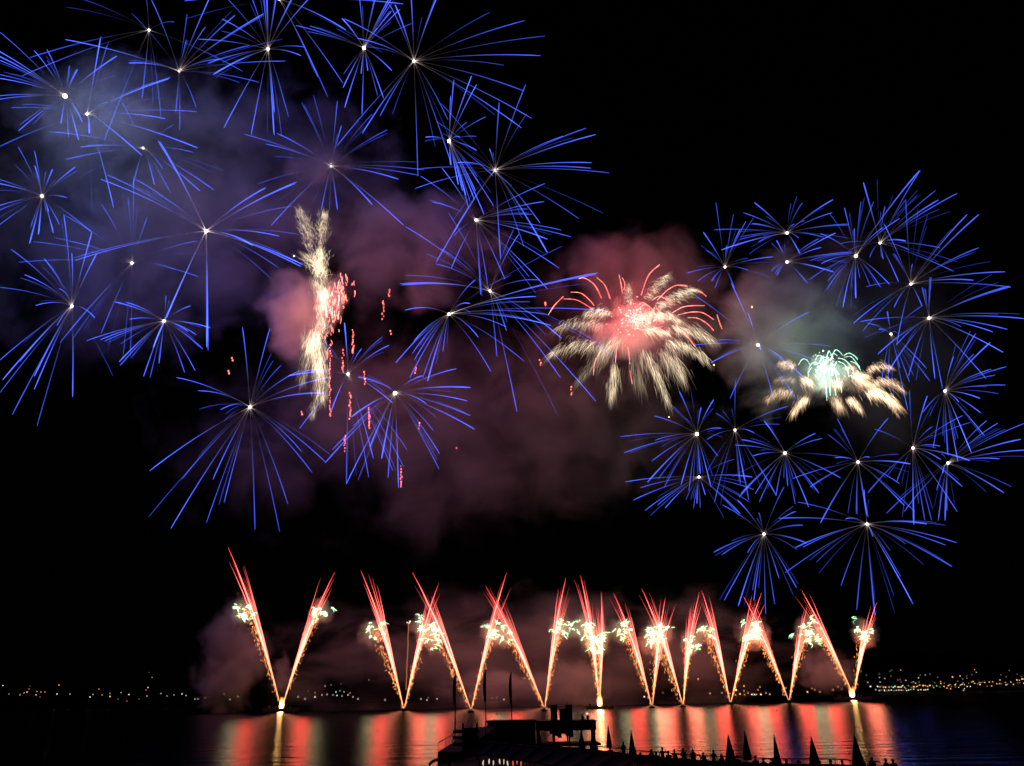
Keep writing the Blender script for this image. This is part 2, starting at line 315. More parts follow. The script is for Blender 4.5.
# lone dots of burning stars
for (x, y, s, hue, lab) in [(752, 307, 1.5, 'o', 'small orange star point in grey smoke above the pale starburst'), (714, 365, 1.5, 'o', 'small orange star point beside the right tip of the red palm burst'),
                            (669, 417, 1.2, 'o', 'small orange star point below the lowest tip of the red palm burst'), (294, 256, 1.4, 'w', 'small white star point left of the gold column')]:
    c = at(x, y, 690); pm = px_m(x, y, 690)
    bb = MB(); bb.ball(c, s * pm * .6, n=8, m=6)
    tag(bb.build('star_point', glow('lone_star_fire', (1, .55, .25) if hue == 'o' else (1, .95, .85), 2.5), None, origin=c), lab, 'firework star')

# ------------------------------------------------------------------ palm bursts
def curve_pts(p0, p1, lift, n=10):
    """world-space arc from p0 to p1 rising by lift metres in the middle"""
    return [p0.lerp(p1, k / (n - 1)) + Vector((0, 0, 4 * lift * (k / (n - 1)) * (1 - k / (n - 1)))) for k in range(n)]
def branch(root, matname, x0, y0, x1, y1, wpx, lift, nh, heat, Y, name='palm_branch', droop=1., dz=0.):
    """a feathery branch: many fine falling streaks shed along an arc"""
    c = root.location; pm = px_m(x0, y0, Y)
    A = at(x0, y0, Y); B = at(x1, y1, Y + dz)
    arc = curve_pts(A, B, lift * pm, 24)
    D = (B - A).normalized()
    mb = MB()
    for _ in range(nh):
        u = random.random() ** .85
        i = u * 22; k = int(i); q = arc[k].lerp(arc[k + 1], i - k)
        wd = wpx * pm * (.35 + .75 * math.sin(math.pi * min(1, u * .85 + .12)))
        q = q + Vector((random.gauss(0, .33), random.gauss(0, .33), random.gauss(0, .30))) * wd
        L = wpx * pm * random.uniform(.5, 1.3)
        dirn = D * random.uniform(.2, 1.0) + Vector((random.gauss(0, .18), random.gauss(0, .18), random.uniform(-.15, .2)))
        P = []
        for j in range(5):
            f = j / 4
            P.append(q + dirn * (L * f) + Vector((0, 0, -droop * L * .75 * f * f)) - c)
        mb.tube(P, [pm * r_ for r_ in (.10, .2, .2, .15, .04)], 3, heat=heat * random.uniform(.35, 1.3), b0=u * .7, b1=min(1, u * .7 + .3), cap=False)
    return mb.build(name, M[matname], root)
def tail(root, matname, pts, Y, heat, wpx=.6, name='tail', beads=True):
    """a bright curved tail drawn through picture points, slightly broken into beads"""
    c = root.location; pm = px_m(*pts[0], Y)
    W = [at(x, y, Y) for x, y in pts]
    # Catmull-Rom
    S = []
    for i in range(len(W) - 1):
        p0 = W[max(i - 1, 0)]; p1 = W[i]; p2 = W[i + 1]; p3 = W[min(i + 2, len(W) - 1)]
        for k in range(6):
            t = k / 6
            S.append(.5 * ((2 * p1) + (p2 - p0) * t + (2 * p0 - 5 * p1 + 4 * p2 - p3) * t * t + (3 * p1 - p0 - 3 * p2 + p3) * t ** 3))
    S.append(W[-1])
    S = [s - c for s in S]
    n = len(S)
    rad = [pm * .8 * wpx * (.4 + .8 * random.random() if beads else 1) * (.5 + .5 * min(1, (k + 1) / n * 2)) for k in range(n)]
    mb = MB(); mb.tube(S, rad, 4, heat=heat)
    return mb.build(name, M[matname], root)

# red-and-gold palm
YP = 690
root = empty('palm_firework', at(638, 318, YP))
tag(root, 'big cream palm firework with drooping feathery branches and red tails', 'firework')
c0 = (638, 322)
for (x0, y0, x1, y1, wd, lf, nh, ht) in [
    (612, 313, 585, 315, 8, 4, 170, .85), (604, 325, 554, 330, 9, 6, 200, .62), (600, 345, 549, 355, 10, 6, 260, .66), (612, 352, 578, 382, 12, 4, 150, .26),
    (616, 362, 611, 400, 9, 2, 220, .62), (642, 350, 669, 406, 9, 9, 260, .66), (662, 352, 683, 378, 13, 5, 230, .55), (664, 342, 709, 362, 9, 7, 280, .75),
    (668, 328, 714, 342, 10, 6, 260, .78), (655, 318, 680, 322, 8, 6, 200, .8), (656, 308, 695, 289, 9, 4, 300, .8), (645, 300, 669, 274, 8, 2, 240, .7),
    (630, 306, 628, 284, 8, 0, 190, .6), (646, 330, 652, 312, 6, 2, 120, .9), (634, 322, 660, 314, 8, 4, 160, .9), (642, 332, 668, 334, 8, 4, 180, .9), (622, 338, 602, 352, 14, 3, 260, .4), (636, 350, 640, 385, 14, 0, 170, .2)]:
    branch(root, 'gold', x0, y0, x1, y1, wd, lf, int(nh * 1.1), ht * .52, YP, dz=random.uniform(-25, 20))
H = lambda s: [(512 + float(a.split(',')[0]) * .2507, 240 + float(a.split(',')[1]) * .2507) for a in s.split()]
for s, ht in [('590,98 545,140 515,220', .9), ('265,155 290,152 330,180 357,232', .9), ('338,150 370,180 392,235', .8), ('427,138 435,175 440,210', .9), ('440,150 450,175 446,200', .7),
          ('145,298 170,260 205,225', .9), ('235,208 275,212 310,240 328,262', .8), ('205,235 260,240 320,275', .7), ('580,240 620,200 660,180 700,185', .9), ('730,198 755,208 775,225', .8),
          ('640,290 680,268 720,262 768,262', 1.), ('660,300 710,288 760,290 805,318', .9), ('700,310 740,312 780,335 805,362', .8), ('818,298 828,330 838,355', .7), ('640,340 690,375 730,425', .9),
          ('480,350 495,290 530,258 565,285 575,320', 1.1), ('490,290 470,320 450,350', .9), ('575,270 600,300 620,320', .9), ('560,240 590,225 640,250', .8), ('412,490 416,450 420,420', .8), ('470,495 466,450 462,425', .6),
          ('480,575 470,520', .4), ('325,540 328,500 335,470', .5), ('490,350 540,360 600,345', 1.), ('470,330 500,310 520,300', 1.), ('620,290 650,310 668,330', .8), ('540,260 520,250 500,262', 1.)]:
    tail(root, 'redtail', H(s), YP - 6, ht, .62, 'red_tail')
bb = MB()
for k in range(150):
    q = Vector((random.gauss(-2, 11), random.gauss(0, 8), random.gauss(0, 7)))
    bb.ball(q, random.uniform(.3, .8), heat=random.uniform(.3, 1.6), n=5, m=4, burn=.1)
bb.build('core', M['redtail'], root)
lamp('palm_light', root, (-8, -8, -2), 1.6e5, (1, .16, .13), 4)
lamp('palm_light', root, (6, -10, -40), 1.4e5, (1, .48, .30), 4)
lamp('palm_light', root, (-2, -6, 6), 7e4, (1, .5, .4), 4)
lamp('palm_light', root, (2, -4, 40), 6.5e5, (1, .09, .08), 4)

# green-and-tan palm
root = empty('palm_firework', at(835, 378, YP))
tag(root, 'smaller tan palm firework with a bright green crown, at the right', 'firework')
G = lambda x, y: (760 + x * .15625, 330 + y * .15625)
for (x0, y0, x1, y1, wd, lf, nh, ht) in [
    (420, 300, 300, 330, 12, 3, 160, .14), (430, 320, 290, 420, 12, 3, 160, .12), (470, 320, 490, 440, 12, 1, 160, .13), (500, 310, 640, 380, 12, 3, 200, .16), (520, 290, 680, 300, 10, 4, 160, .16),
    (640, 330, 760, 400, 11, 4, 180, .35),
    (230, 235, 130, 215, 9, 2, 240, .6), (270, 320, 320, 335, 10, 2, 200, .8), (240, 330, 100, 320, 7, 2, 150, .3), (210, 405, 40, 460, 9, 6, 260, .5), (310, 430, 210, 540, 8, 3, 280, .75),
    (500, 330, 490, 345, 10, 1, 200, .9), (580, 300, 690, 300, 8, 3, 260, 1.), (690, 260, 850, 250, 7, 5, 260, .75), (720, 345, 920, 395, 8, 8, 300, .75), (680, 400, 890, 500, 11, 8, 480, .95),
    (560, 440, 645, 520, 8, 4, 240, .75), (480, 440, 510, 490, 11, 1, 220, .5), (600, 320, 700, 350, 10, 2, 200, .7), (800, 440, 890, 560, 5, 4, 120, .5), (540, 240, 600, 240, 7, 1, 130, .6)]:
    branch(root, 'tan', *G(x0, y0), *G(x1, y1), wd * .8, lf, int(nh * 1.0), ht * .5, YP, dz=random.uniform(-15, 10))
Gs = lambda s: [G(*map(float, a.split(','))) for a in s.split()]
for s in ['245,225 270,188 300,192 318,222', '310,250 330,215 360,200', '355,195 370,165 400,170 410,200', '375,215 400,180 420,175', '420,210 440,135 460,170', '450,200 480,130 510,140 530,165', '535,165 570,148 610,170 625,190',
          '540,175 580,170 610,200 640,240', '580,200 620,220 645,260', '400,250 380,290 370,320', '430,230 410,290 400,340', '470,240 490,300 500,370', '440,250 445,330 450,420', '500,200 540,220 560,260 570,300', '460,180 430,200 390,230 360,270',
          '490,200 470,250 460,300', '420,330 425,400 428,450', '480,370 485,420', '520,360 522,400', '500,180 540,190 580,230 600,270', '330,240 310,270 312,300', '450,165 470,150 495,165', '410,190 390,220 385,260']:
    tail(root, 'greentail', Gs(s), YP - 5, random.uniform(.6, 1.1), .62, 'green_tail')
bb = MB()
for k in range(70):
    bb.ball(Vector((random.gauss(-6, 6), random.gauss(0, 5), random.gauss(12, 6))), random.uniform(.35, 1.0), heat=random.uniform(.4, 1.2), n=5, m=4, burn=.05)
bb.build('core', M['greentail'], root)
lamp('palm_light', root, (-6, 0, 6), 1.5e5, (.5, 1, .68), 4)
lamp('palm_light', root, (4, -6, 46), 1.3e5, (.4, 1, .62), 4)
lamp('palm_light', root, (6, 4, -8), 3e4, (1, .7, .45), 4)

# gold column with red sparks
root = empty('glitter_firework', at(318, 300, YP))
tag(root, 'tall column of gold glitter with a red sparkling flank, left of centre', 'firework')
for (x0, y0, x1, y1, wd, lf, nh, ht) in [
    (312, 250, 300, 210, 9, 2, 330, .45), (320, 245, 325, 213, 8, 2, 280, .5), (318, 275, 320, 252, 10, 1, 380, .75), (322, 300, 325, 270, 8, 0, 200, .5),
    (318, 288, 320, 262, 8, 1, 190, .4), (321, 342, 322, 318, 9, 0, 260, .5), (315, 350, 316, 330, 9, 1, 160, .35), (320, 318, 325, 296, 9, 3, 300, .75), (323, 300, 316, 282, 7, -3, 160, .5), (316, 268, 306, 256, 8, 2, 160, .4), (316, 335, 318, 372, 10, -2, 340, .55), (308, 340, 302, 385, 8, -1, 190, .26), (320, 350, 322, 400, 8, -1, 320, .5), (318, 385, 312, 418, 5, 0, 130, .35), (314, 330, 310, 350, 11, 0, 260, .5)]:
    branch(root, 'gold', x0, y0, x1, y1, wd * 1.2 * random.uniform(.85, 1.2), lf + random.uniform(-3, 3), int(nh * 1.4), ht * .66, YP, name='glitter_plume', droop=.25, dz=random.uniform(-6, 6))
bb = None
for k in range(95):
    x = random.gauss(332, 6.5); y = 272 + abs(random.gauss(0, 30)) + random.gauss(0, 5) + abs(x - 343) * .5
    if y < 296: x += 7
    L = random.uniform(2, 8)
    tail(root, 'redtail', [(x, y), (x + random.uniform(-1, 1), y + L * .5), (x + random.uniform(-1.5, 1.5), y + L)], YP - 4, random.uniform(.4, 1.1) * (1.6 if y < 325 else .8), .55, 'red_spark')
lamp('column_light', root, (10, 4, -10), 1.2e5, (1, .17, .15), 4)
lamp('column_light', root, (44, -4, 20), 2.2e5, (1, .18, .12), 4)
lamp('column_light', root, (-16, -12, -12), 1.9e5, (1, .2, .11), 4)
lamp('column_light', root, (-4, 4, -4), 4e4, (1, .70, .42), 4)

# strings of falling red sparks
for (x, y0, y1, lab) in [(330, 345, 418, 'string of red sparks falling down the right flank of the gold column'), (343, 350, 372, 'short red spark string just above the starburst at the foot of the column'), (353, 330, 353, 'red spark string right of the gold column, below its red flank'),
        (383, 301, 320, 'short red spark string alone in the dark to the right of the gold column'), (389, 290, 296, 'tiny red spark to the upper right of the gold column'), (391, 331, 334, 'single red spark point in the dark right of the gold column'),
        (350, 393, 420, 'red spark string below the core of the starburst at the column foot'), (345, 436, 452, 'red spark string at the lowest reach of the ray straight below the column'), (365, 372, 386, 'red spark string just right of the core at the column foot'),
        (369, 408, 430, 'red spark string under the left rays of the bright low starburst'), (419, 423, 430, 'red spark caught among the lower right rays of the bright low starburst'), (401, 466, 488, 'lowest red spark string, under the bright low starburst'),
        (416, 368, 374, 'red spark just above the bright low starburst'), (457, 448, 451, 'lone red spark in the dark right of the bright low starburst'), (233, 358, 363, 'upper of two red sparks above the lowest left starburst'), (229, 371, 374, 'lower of two red sparks above the lowest left starburst'),
        (540, 360, 367, 'red spark between the bright low starburst and the red palm burst'), (571, 387, 396, 'faint red spark string below left of the red palm burst'), (302, 412, 416, 'red spark left of the gold column foot'), (545, 303, 306, 'red spark just left of the red palm burst'), (699, 679, 681, 'red light point low above the water between two fountains')]:
    c = at(x, y0, 684); pm = px_m(x, y0, 684); mb = MB(); y = y0
    while y <= y1:
        q = at(x + random.gauss(0, .5), y, 684) - c
        mb.ball(q, pm * random.uniform(.5, 1.0), heat=random.uniform(.5, 1.2), n=5, m=4, sc_=(1, 1, 1.4), burn=.8); y += random.uniform(1.6, 3.2)
    o = mb.build('red_spark', M['redtail'], None); o.location = c
    tag(o, lab, 'falling sparks', 'falling red sparks')

# ------------------------------------------------------------------ smoke
def smoke(name_label, px, py, rx, ry, Y, depth, dens, scale, thr=.5, edge=.9, col=(.8, .8, .8), seed=0., stretch=(1, 1, 1), sub=3):
    c = at(px, py, Y); pm = px_m(px, py, Y)
    d = Vector((rx * pm, depth, ry * pm))
    bm = bmesh.new(); bmesh.ops.create_icosphere(bm, subdivisions=sub, radius=1)
    for v in bm.verts: v.co = Vector((v.co.x * d.x, v.co.y * d.y, v.co.z * d.z))
    me = bpy.data.meshes.new('smoke_cloud'); bm.to_mesh(me); bm.free()
    m, t = mat('firework_smoke'); N = t.nodes.new; Lk = t.links.new
    o = N('ShaderNodeOutputMaterial'); pv = N('ShaderNodeVolumePrincipled'); tc = N('ShaderNodeTexCoord')
    dv = N('ShaderNodeVectorMath'); dv.operation = 'DIVIDE'; dv.inputs[1].default_value = d
    ln = N('ShaderNodeVectorMath'); ln.operation = 'LENGTH'; Lk(tc.outputs['Object'], dv.inputs[0]); Lk(dv.outputs[0], ln.inputs[0])
    ad = N('ShaderNodeVectorMath'); ad.operation = 'ADD'; ad.inputs[1].default_value = (seed * 37.1, seed * 11.7, seed * 53.3); Lk(tc.outputs['Object'], ad.inputs[0])
    ms = N('ShaderNodeVectorMath'); ms.operation = 'MULTIPLY'; ms.inputs[1].default_value = stretch; Lk(ad.outputs[0], ms.inputs[0])
    nz = N('ShaderNodeTexNoise'); nz.inputs['Scale'].default_value = 1 / scale; nz.inputs['Detail'].default_value = 5; nz.inputs['Roughness'].default_value = .6; nz.inputs['Distortion'].default_value = .4
    Lk(ms.outputs[0], nz.inputs['Vector'])
    # density = clamp((noise - thr - edge*r^2 + .3*edge) * gain)
    r2 = N('ShaderNodeMath'); r2.operation = 'POWER'; r2.inputs[1].default_value = 2.; Lk(ln.outputs['Value'], r2.inputs[0])
    e1 = N('ShaderNodeMath'); e1.operation = 'MULTIPLY_ADD'; e1.inputs[1].default_value = -edge * .55; Lk(r2.outputs[0], e1.inputs[0]); Lk(nz.outputs['Fac'], e1.inputs[2])
    e2 = N('ShaderNodeMapRange'); e2.interpolation_type = 'SMOOTHSTEP'; e2.inputs['From Min'].default_value = thr - .24; e2.inputs['From Max'].default_value = thr + .12
    e2.inputs['To Min'].default_value = 0; e2.inputs['To Max'].default_value = dens; Lk(e1.outputs[0], e2.inputs['Value'])
    Lk(e2.outputs[0], pv.inputs['Density']); pv.inputs['Color'].default_value = (*col, 1); pv.inputs['Anisotropy'].default_value = 0.1
    Lk(pv.outputs[0], o.inputs['Volume']); me.materials.append(m)
    ob = link('smoke_cloud', me, None, c); tag(ob, name_label, 'smoke', 'drifting firework smoke', 'stuff'); return ob
# ------------------------------------------------------------------ barges and fountains
YB = 705
def barge(px, py, wpx, hpx, label, big):
    y_ = at_z(px, py, 0.0)
    root = empty('firework_barge' if big else 'firework_pontoon', y_); tag(root, label, 'barge' if big else 'pontoon', None if big else 'small firework pontoons')
    pm = px_m(px, py, y_.y); W = wpx * pm; Hh = hpx * pm
    mb = MB(); n = 12; prof = [(-.5, 1), (-.46, 0), (.46, 0), (.5, 1)]
    vs = [(x * W, s * W * .14, z * Hh) for s in (-1, 1) for x, z in prof]
    mb.add(vs, [(0, 1, 2, 3), (7, 6, 5, 4), (0, 3, 7, 4), (1, 5, 6, 2), (0, 4, 5, 1), (3, 2, 6, 7)])
    mb.build('hull', M['hull'], root)
    rk = MB()
    for k in range(7 if big else 3):
        x = (-.3 + .6 * k / (6 if big else 2)) * W * (.8 if big else .6)
        rk.tube([Vector((x, 0, Hh)), Vector((x + (k - 3) * .05 * Hh, 0, Hh * 1.6))], Hh * .12, 8)
    rk.build('mortar_rack', M['black'], root)
    if big:
        cb = MB(); cb.box((-.36 * W, 0, Hh * 1.35), (.08 * W, .1 * W, Hh * .7)); cb.build('cabin', M['black'], root)
        fl = MB()
        for k in range(26):
            x = random.gauss(0, 1.3) * pm; h = random.uniform(3, 11) * pm
            fl.tube([Vector((x * f * .6 + x * .4, random.uniform(-1, 1), Hh * .9 + h * f)) for f in (0, .3, .65, 1)], [pm * 1.0, pm * 1.2, pm * .7, pm * .1], 5, heat=random.uniform(.06, .22), b0=0, b1=1)
        fl.ball((0, 0, Hh * 1.5), pm * 2.0, heat=.5, n=10, m=6, sc_=(.9, .9, 1.5))
        fl.build('flame', M['flame'], root)
        lamp('flame_light', root, (0, -4, Hh + 8), 1e4, (1, .5, .16), 2)
    return root
barge(281, 711.5, 36, 3.2, 'leftmost firework barge with a bright flame and two leaning fountains', True)
barge(600, 709.0, 28, 3.0, 'middle firework barge with a bright flame under the steep fountain pair', True)
barge(853, 700.0, 36, 3.0, 'rightmost firework barge with a bright flame, in front of the town lights', True)
for x, y, lab in [(404, 711, 'second launch pontoon from the left, under a narrow V of fountains'), (471, 712.5, 'pontoon behind the flag poles, third launch point from the left'), (544.5, 711, 'pontoon just left of the pier cabins'),
                  (652, 708, 'pontoon right of the middle barge'), (683, 707, 'pontoon second to the right of the middle barge'), (731, 704.5, 'pontoon third to the right of the middle barge'), (789, 703, 'pontoon next to the left of the rightmost barge')]:
    barge(x, y, 6, 1.4, lab, False)

POS = ['leftmost barge', 'leftmost barge', 'second launch point', 'second launch point', 'third launch point', 'third launch point', 'fourth launch point, left of the pier cabins', 'fourth launch point, left of the pier cabins',
       'middle flaming barge', 'middle flaming barge', 'first pontoon right of the middle barge', 'first pontoon right of the middle barge', 'second pontoon right of the middle barge', 'second pontoon right of the middle barge',
       'third pontoon right of the middle barge', 'third pontoon right of the middle barge', 'pontoon next to the rightmost barge', 'pontoon next to the rightmost barge', 'rightmost flaming barge', 'rightmost flaming barge']
# base x,y  top x,y  puff x,y,size  fringe side (-1 left, 1 right)
ARMS = [(280, 704, 233, 546, 243, 610, 13, 1.), (283, 704, 330, 571, 321, 612, 11, 1.), (403.5, 708, 366, 570, 373, 632, 13, .8), (404.5, 708, 437, 583, 428, 630, 15, 1.2),
        (470.5, 709, 417, 571, 434, 640, 11, .7), (471.5, 709, 508, 573, 495, 632, 14, 1.1), (544, 707, 490, 585, 503, 636, 10, .6), (545, 707, 567, 578, 562, 627, 12, 1.1),
        (599, 699, 582, 575, 584, 626, 12, 1.), (600, 699, 600, 592, 595, 641, 15, 1.3), (651.5, 705, 618, 592, 621, 631, 12, .9), (652.5, 705, 667, 598, 659, 632, 13, 1.2),
        (682.5, 704, 646, 588, 652, 640, 12, 1.), (683.5, 704, 695, 592, 691, 643, 10, 1.2), (730, 702, 703, 590, 703, 632, 9, .8), (731, 702, 760, 593, 753, 633, 15, 1.4),
        (788.5, 700, 745, 596, 755, 636, 8, .6), (789.5, 700, 808, 608, 808, 632, 14, 1.), (851.5, 691, 800, 591, 817, 636, 8, .6), (854.5, 691, 873, 602, 865, 633, 12, .9)]
for ai, (bx, by, tx, ty, fx, fy, fs, fh) in enumerate(ARMS):
    lean = 'left' if tx < bx - 1 else 'right'
    if ai == 9: lean = 'up'
    Y = YB + random.uniform(-5, 5)
    c = at(bx, by, Y); pm = px_m(bx, by, Y)
    root = empty('fountain_firework', c)
    word = {'left': 'leaning left', 'right': 'leaning right', 'up': 'shooting straight up'}[lean]
    tag(root, 'red fountain %s from the %s' % (word, POS[ai]), 'firework', 'red fountains shooting up from the row of barges')
    ln = math.hypot(tx - bx, ty - by); ux, uy = (tx - bx) / ln, (ty - by) / ln; nx_, ny_ = -uy, ux
    out = 1 if tx > bx else -1
    fr = (fx - bx) * ux + (fy - by) * uy; fr /= ln      # fraction where the glitter head hangs
    ns = 7
    hero = random.choice((2, 3, 4))
    for k in range(ns):
        off = (k / (ns - 1) - .5) * 2 * random.uniform(.8, 1.1)
        top = random.uniform(.74, .98) if k != hero else 1.0
        P = []
        for j in range(15):
            f = .0 + top * j / 14
            fan = off * (.3 + 7.2 * f ** 1.7)
            bend = (out * 7.0 * f ** 3 - out * 7.0 * f * .7) * (ln / 150) + off * 3.0 * max(0, f - .6)
            x = bx + ux * ln * f + nx_ * fan + bend + random.gauss(0, .10); y = by + uy * ln * f + ny_ * fan
            P.append(at(x, y, Y + off * 3 * f) - c)
        rad = [pm * .62 * (.12 + .72 * math.sin(math.pi * min(1, j / 14 * .9 + .05)) ** .9) * (1 if j < 12 else (1 - (j - 11) / 3.4)) for j in range(15)]
        mb = MB(); mb.tube(P, rad if k == hero else [r_ * .72 for r_ in rad], 4, heat=1.25 if k == hero else random.uniform(.25, .8), b0=0, b1=top)
        mb.build('streak', M['red'], root)
    # short dashes at the tip
    # glitter head
    mb = MB()
    nclump = 9
    cl = [(fx - out * 1. + random.gauss(0, fs * .42), fy + random.gauss(0, fs * .42)) for _ in range(nclump)]
    for k in range(int(64 * fs / 12)):
        q = random.choice(cl); x = q[0] + random.gauss(0, fs * .09); y = q[1] + random.gauss(0, fs * .09)
        a = random.uniform(-2.6, -.2) if random.random() < .5 else random.uniform(0, 6.28); L = random.uniform(1.5, fs * .45)
        sx, sy = math.cos(a), math.sin(a); P = []
        for j in range(5):
            f = j / 4; P.append(at(x + sx * L * f, y + sy * L * f * .7 + 2.0 * f * f, Y) + Vector((0, random.gauss(0, 2), 0)) - c)
        d = math.hypot(x - fx, y - fy) / fs
        mb.tube(P, [pm * r_ for r_ in (.1, .28, .32, .24, .08)], 4, heat=fh * 1.6 * random.uniform(.1, 1.) ** 1.4, b0=min(1, d * .8), b1=min(1, d * 1.3 + .3))
    mb.build('glitter_head', M['puff'], root)
    hs = smoke(None, fx, fy, fs * 1.5, fs * 1.6, Y + 3, 15, .03, 9, .38, .9, seed=20 + ai, sub=2)  # small smoke volume added to give the glitter head a soft halo
    hs.name = 'halo_smoke'; del hs['kind'], hs['category'], hs['group']; hs.location = hs.location - c; hs.parent = root
    # orange sparks falling from the head to the launch point
    sp = MB()
    for k in range(200):
        f = max(.3, fr) * random.random() ** .6; side = -out if random.random() < .25 else out
        wd = abs(random.gauss(0, 1.2)) * (.4 + 6.0 * f)
        x = bx + (fx - bx) * (f / max(fr, .2)) * .92 + out * 0 + (-out) * wd * .7 * (1 if random.random() < .7 else -.6); y = by + (fy - by) * (f / max(fr, .2)) + random.gauss(0, 2)
        L = random.uniform(.8, 3.0)
        P = [at(x + random.gauss(0, .4) * j, y + L * j / 2, Y + random.gauss(0, 2)) - c for j in range(3)]
        sp.tube(P, [pm * .09, pm * .15, pm * .05], 3, heat=random.uniform(.1, 1.0), b0=0, b1=1)
    sp.build('sparks', M['spark'], root)
    lamp('fountain_light', root, at(fx, fy, Y - 4) - c, 3.0e3 * fh, (.95, 1, .5), 5)
    mx, my = bx + ux * ln * .55, by + uy * ln * .55
    lamp('fountain_light', root, at(mx, my, Y - 4) - c, 2.0e4, (1, .055, .035), 6)

# thin lone comet
c = at(408, 690, YB); pm = px_m(408, 690, YB); root = empty('comet_firework', c); tag(root, 'thin lone orange comet with a white head between two fountains at the left', 'firework')
mb = MB(); mb.tube([at(406 + 2.5 * f + random.gauss(0, .2), 690 - 66 * f, YB) - c for f in [k / 14 for k in range(15)]], pm * .3, 4, heat=.18, b0=0, b1=1); mb.build('tail', M['spark'], root)
mb = MB(); [mb.ball(at(409 + random.gauss(0, 1), 623 + random.gauss(0, 1), YB) - c, pm * .7, heat=.3, n=6, m=4) for _ in range(5)]; mb.build('head', M['puff'], root)

# ------------------------------------------------------------------ drifting smoke
smoke('pale blue smoke round the brightest starburst near the left edge', 88, 108, 120, 95, 738, 44, .014, 48, .46, .8, seed=15)
smoke('broad navy smoke bank behind the left group of starbursts', 165, 200, 270, 215, 785, 75, .010, 62, .46, .7, seed=1)
smoke('pinkish smoke cloud behind and right of the gold column', 405, 245, 125, 90, 765, 60, .012, 52, .44, .8, seed=2)
smoke('thick reddish smoke puff left of the gold column', 297, 312, 50, 66, 730, 34, .028, 30, .42, .9, seed=3)
smoke('red lit smoke behind the big palm firework', 632, 300, 125, 110, 765, 62, .011, 50, .44, .9, seed=4)
lamp('column_light', bpy.data.objects['glitter_firework'], (12, -6, 0), 6e4, (1, .22, .2), 3)  # extra lamp added for the glow in the red flank smoke
smoke('smoke added to carry a red glow at the red flank of the gold column', 330, 300, 24, 40, 712, 14, .04, 20, .40, .9, seed=18)  # volume added to spread a red glow beside the column
smoke('smoke added to carry a pink glow at the heart of the big palm firework', 630, 328, 50, 42, 712, 18, .05, 25, .40, .9, seed=16)  # volume put in so the palm lamps show as a pink halo
smoke('smoke added to carry a green glow at the crown of the smaller palm firework', 828, 374, 36, 30, 708, 12, .05, 16, .40, .9, seed=17)  # added volume that turns the green lamp into a soft halo
smoke('grey green smoke cloud behind the pale starburst and green palm', 785, 325, 100, 110, 745, 45, .015, 42, .43, .8, seed=5)
smoke('thin brown smoke drifting below the red palm and left group', 450, 425, 350, 150, 775, 65, .0048, 55, .47, .75, seed=6)
smoke('thin blue lit smoke behind the right group of starbursts', 880, 330, 150, 180, 790, 60, .003, 70, .46, .8, seed=7)
smoke('long low bank of smoke behind the row of fountains', 530, 660, 390, 105, 760, 46, .015, 42, .47, .95, seed=8, stretch=(.6, 1, 1.2))
smoke('rounded brown smoke puff left of the leftmost barge', 232, 662, 46, 66, 738, 25, .055, 26, .40, .9, seed=9)
smoke('small smoke puff between the two leftmost fountains', 281, 672, 14, 26, 726, 9, .06, 12, .40, .9, seed=10)
smoke('pale smoke puff low behind the flag poles', 505, 688, 95, 28, 738, 20, .055, 22, .40, .9, seed=11, stretch=(.7, 1, 1.1))
smoke('pale smoke puff low behind the middle barge', 572, 682, 48, 34, 735, 18, .058, 20, .40, .9, seed=12)
smoke('smoke puff just left of the rightmost barge', 826, 672, 44, 30, 738, 20, .05, 20, .42, .9, seed=13)
smoke('brown smoke puff wrapped round a tiny starburst core', 318, 166, 50, 34, 716, 16, .016, 22, .42, .9, seed=14)

# ------------------------------------------------------------------ far town
wl = {k: glow('lit_window_' + k, c, s) for k, c, s in [('amber', (1, .45, .12), 2.2), ('white', (1, .86, .62), 1.8), ('green', (.62, 1, .72), 1.2), ('red', (1, .16, .08), 1.2), ('dim', (1, .6, .3), .5)]}
hb = MB(); hb.box((0, 3, 4), (9, 6, 8)); hb.add([(-4.8, -.4, 8), (4.8, -.4, 8), (4.8, 6.4, 8), (-4.8, 6.4, 8), (-4.8, 3, 10.5), (4.8, 3, 10.5)], [(0, 1, 5, 4), (2, 3, 4, 5), (1, 2, 5), (3, 0, 4), (3, 2, 1, 0)])
house0 = hb.build('lit_house', M['plaster']); house_me = house0.data; bpy.data.objects.remove(house0)
def wmesh(s):
    w_ = MB(); w_.box((0, -.12, 4), (3.6 * s, .2, 3.2 * s)); o = w_.build('window', wl['amber']); me = o.data; bpy.data.objects.remove(o); me.materials.clear(); return me
WM = {}
for k, m_ in wl.items():
    for s in (.8, 1.25, 1.9):
        me = wmesh(s); me.materials.append(m_); WM[k, s] = me
def house(px, py, kind, s, label, grp):
    Y = 3290.
    while Y < 5300:
        p = at(px, py, Y)
        if p.z - 4 <= max(.5, hill_h(p.x, Y)): break
        Y += 15
    p.z = max(p.z - 4, .5)
    # tallest lamps stand on the slope: keep the house where the light is seen
    o = bpy.data.objects.new('lit_house', house_me); C.objects.link(o); o.location = p
    tag(o, label, 'house', grp)
    wn = bpy.data.objects.new('window', WM[kind, s]); C.objects.link(wn); wn.parent = o
CW = {'amber': 'an amber', 'white': 'a white', 'green': 'a greenish', 'red': 'a red', 'dim': 'a faint'}
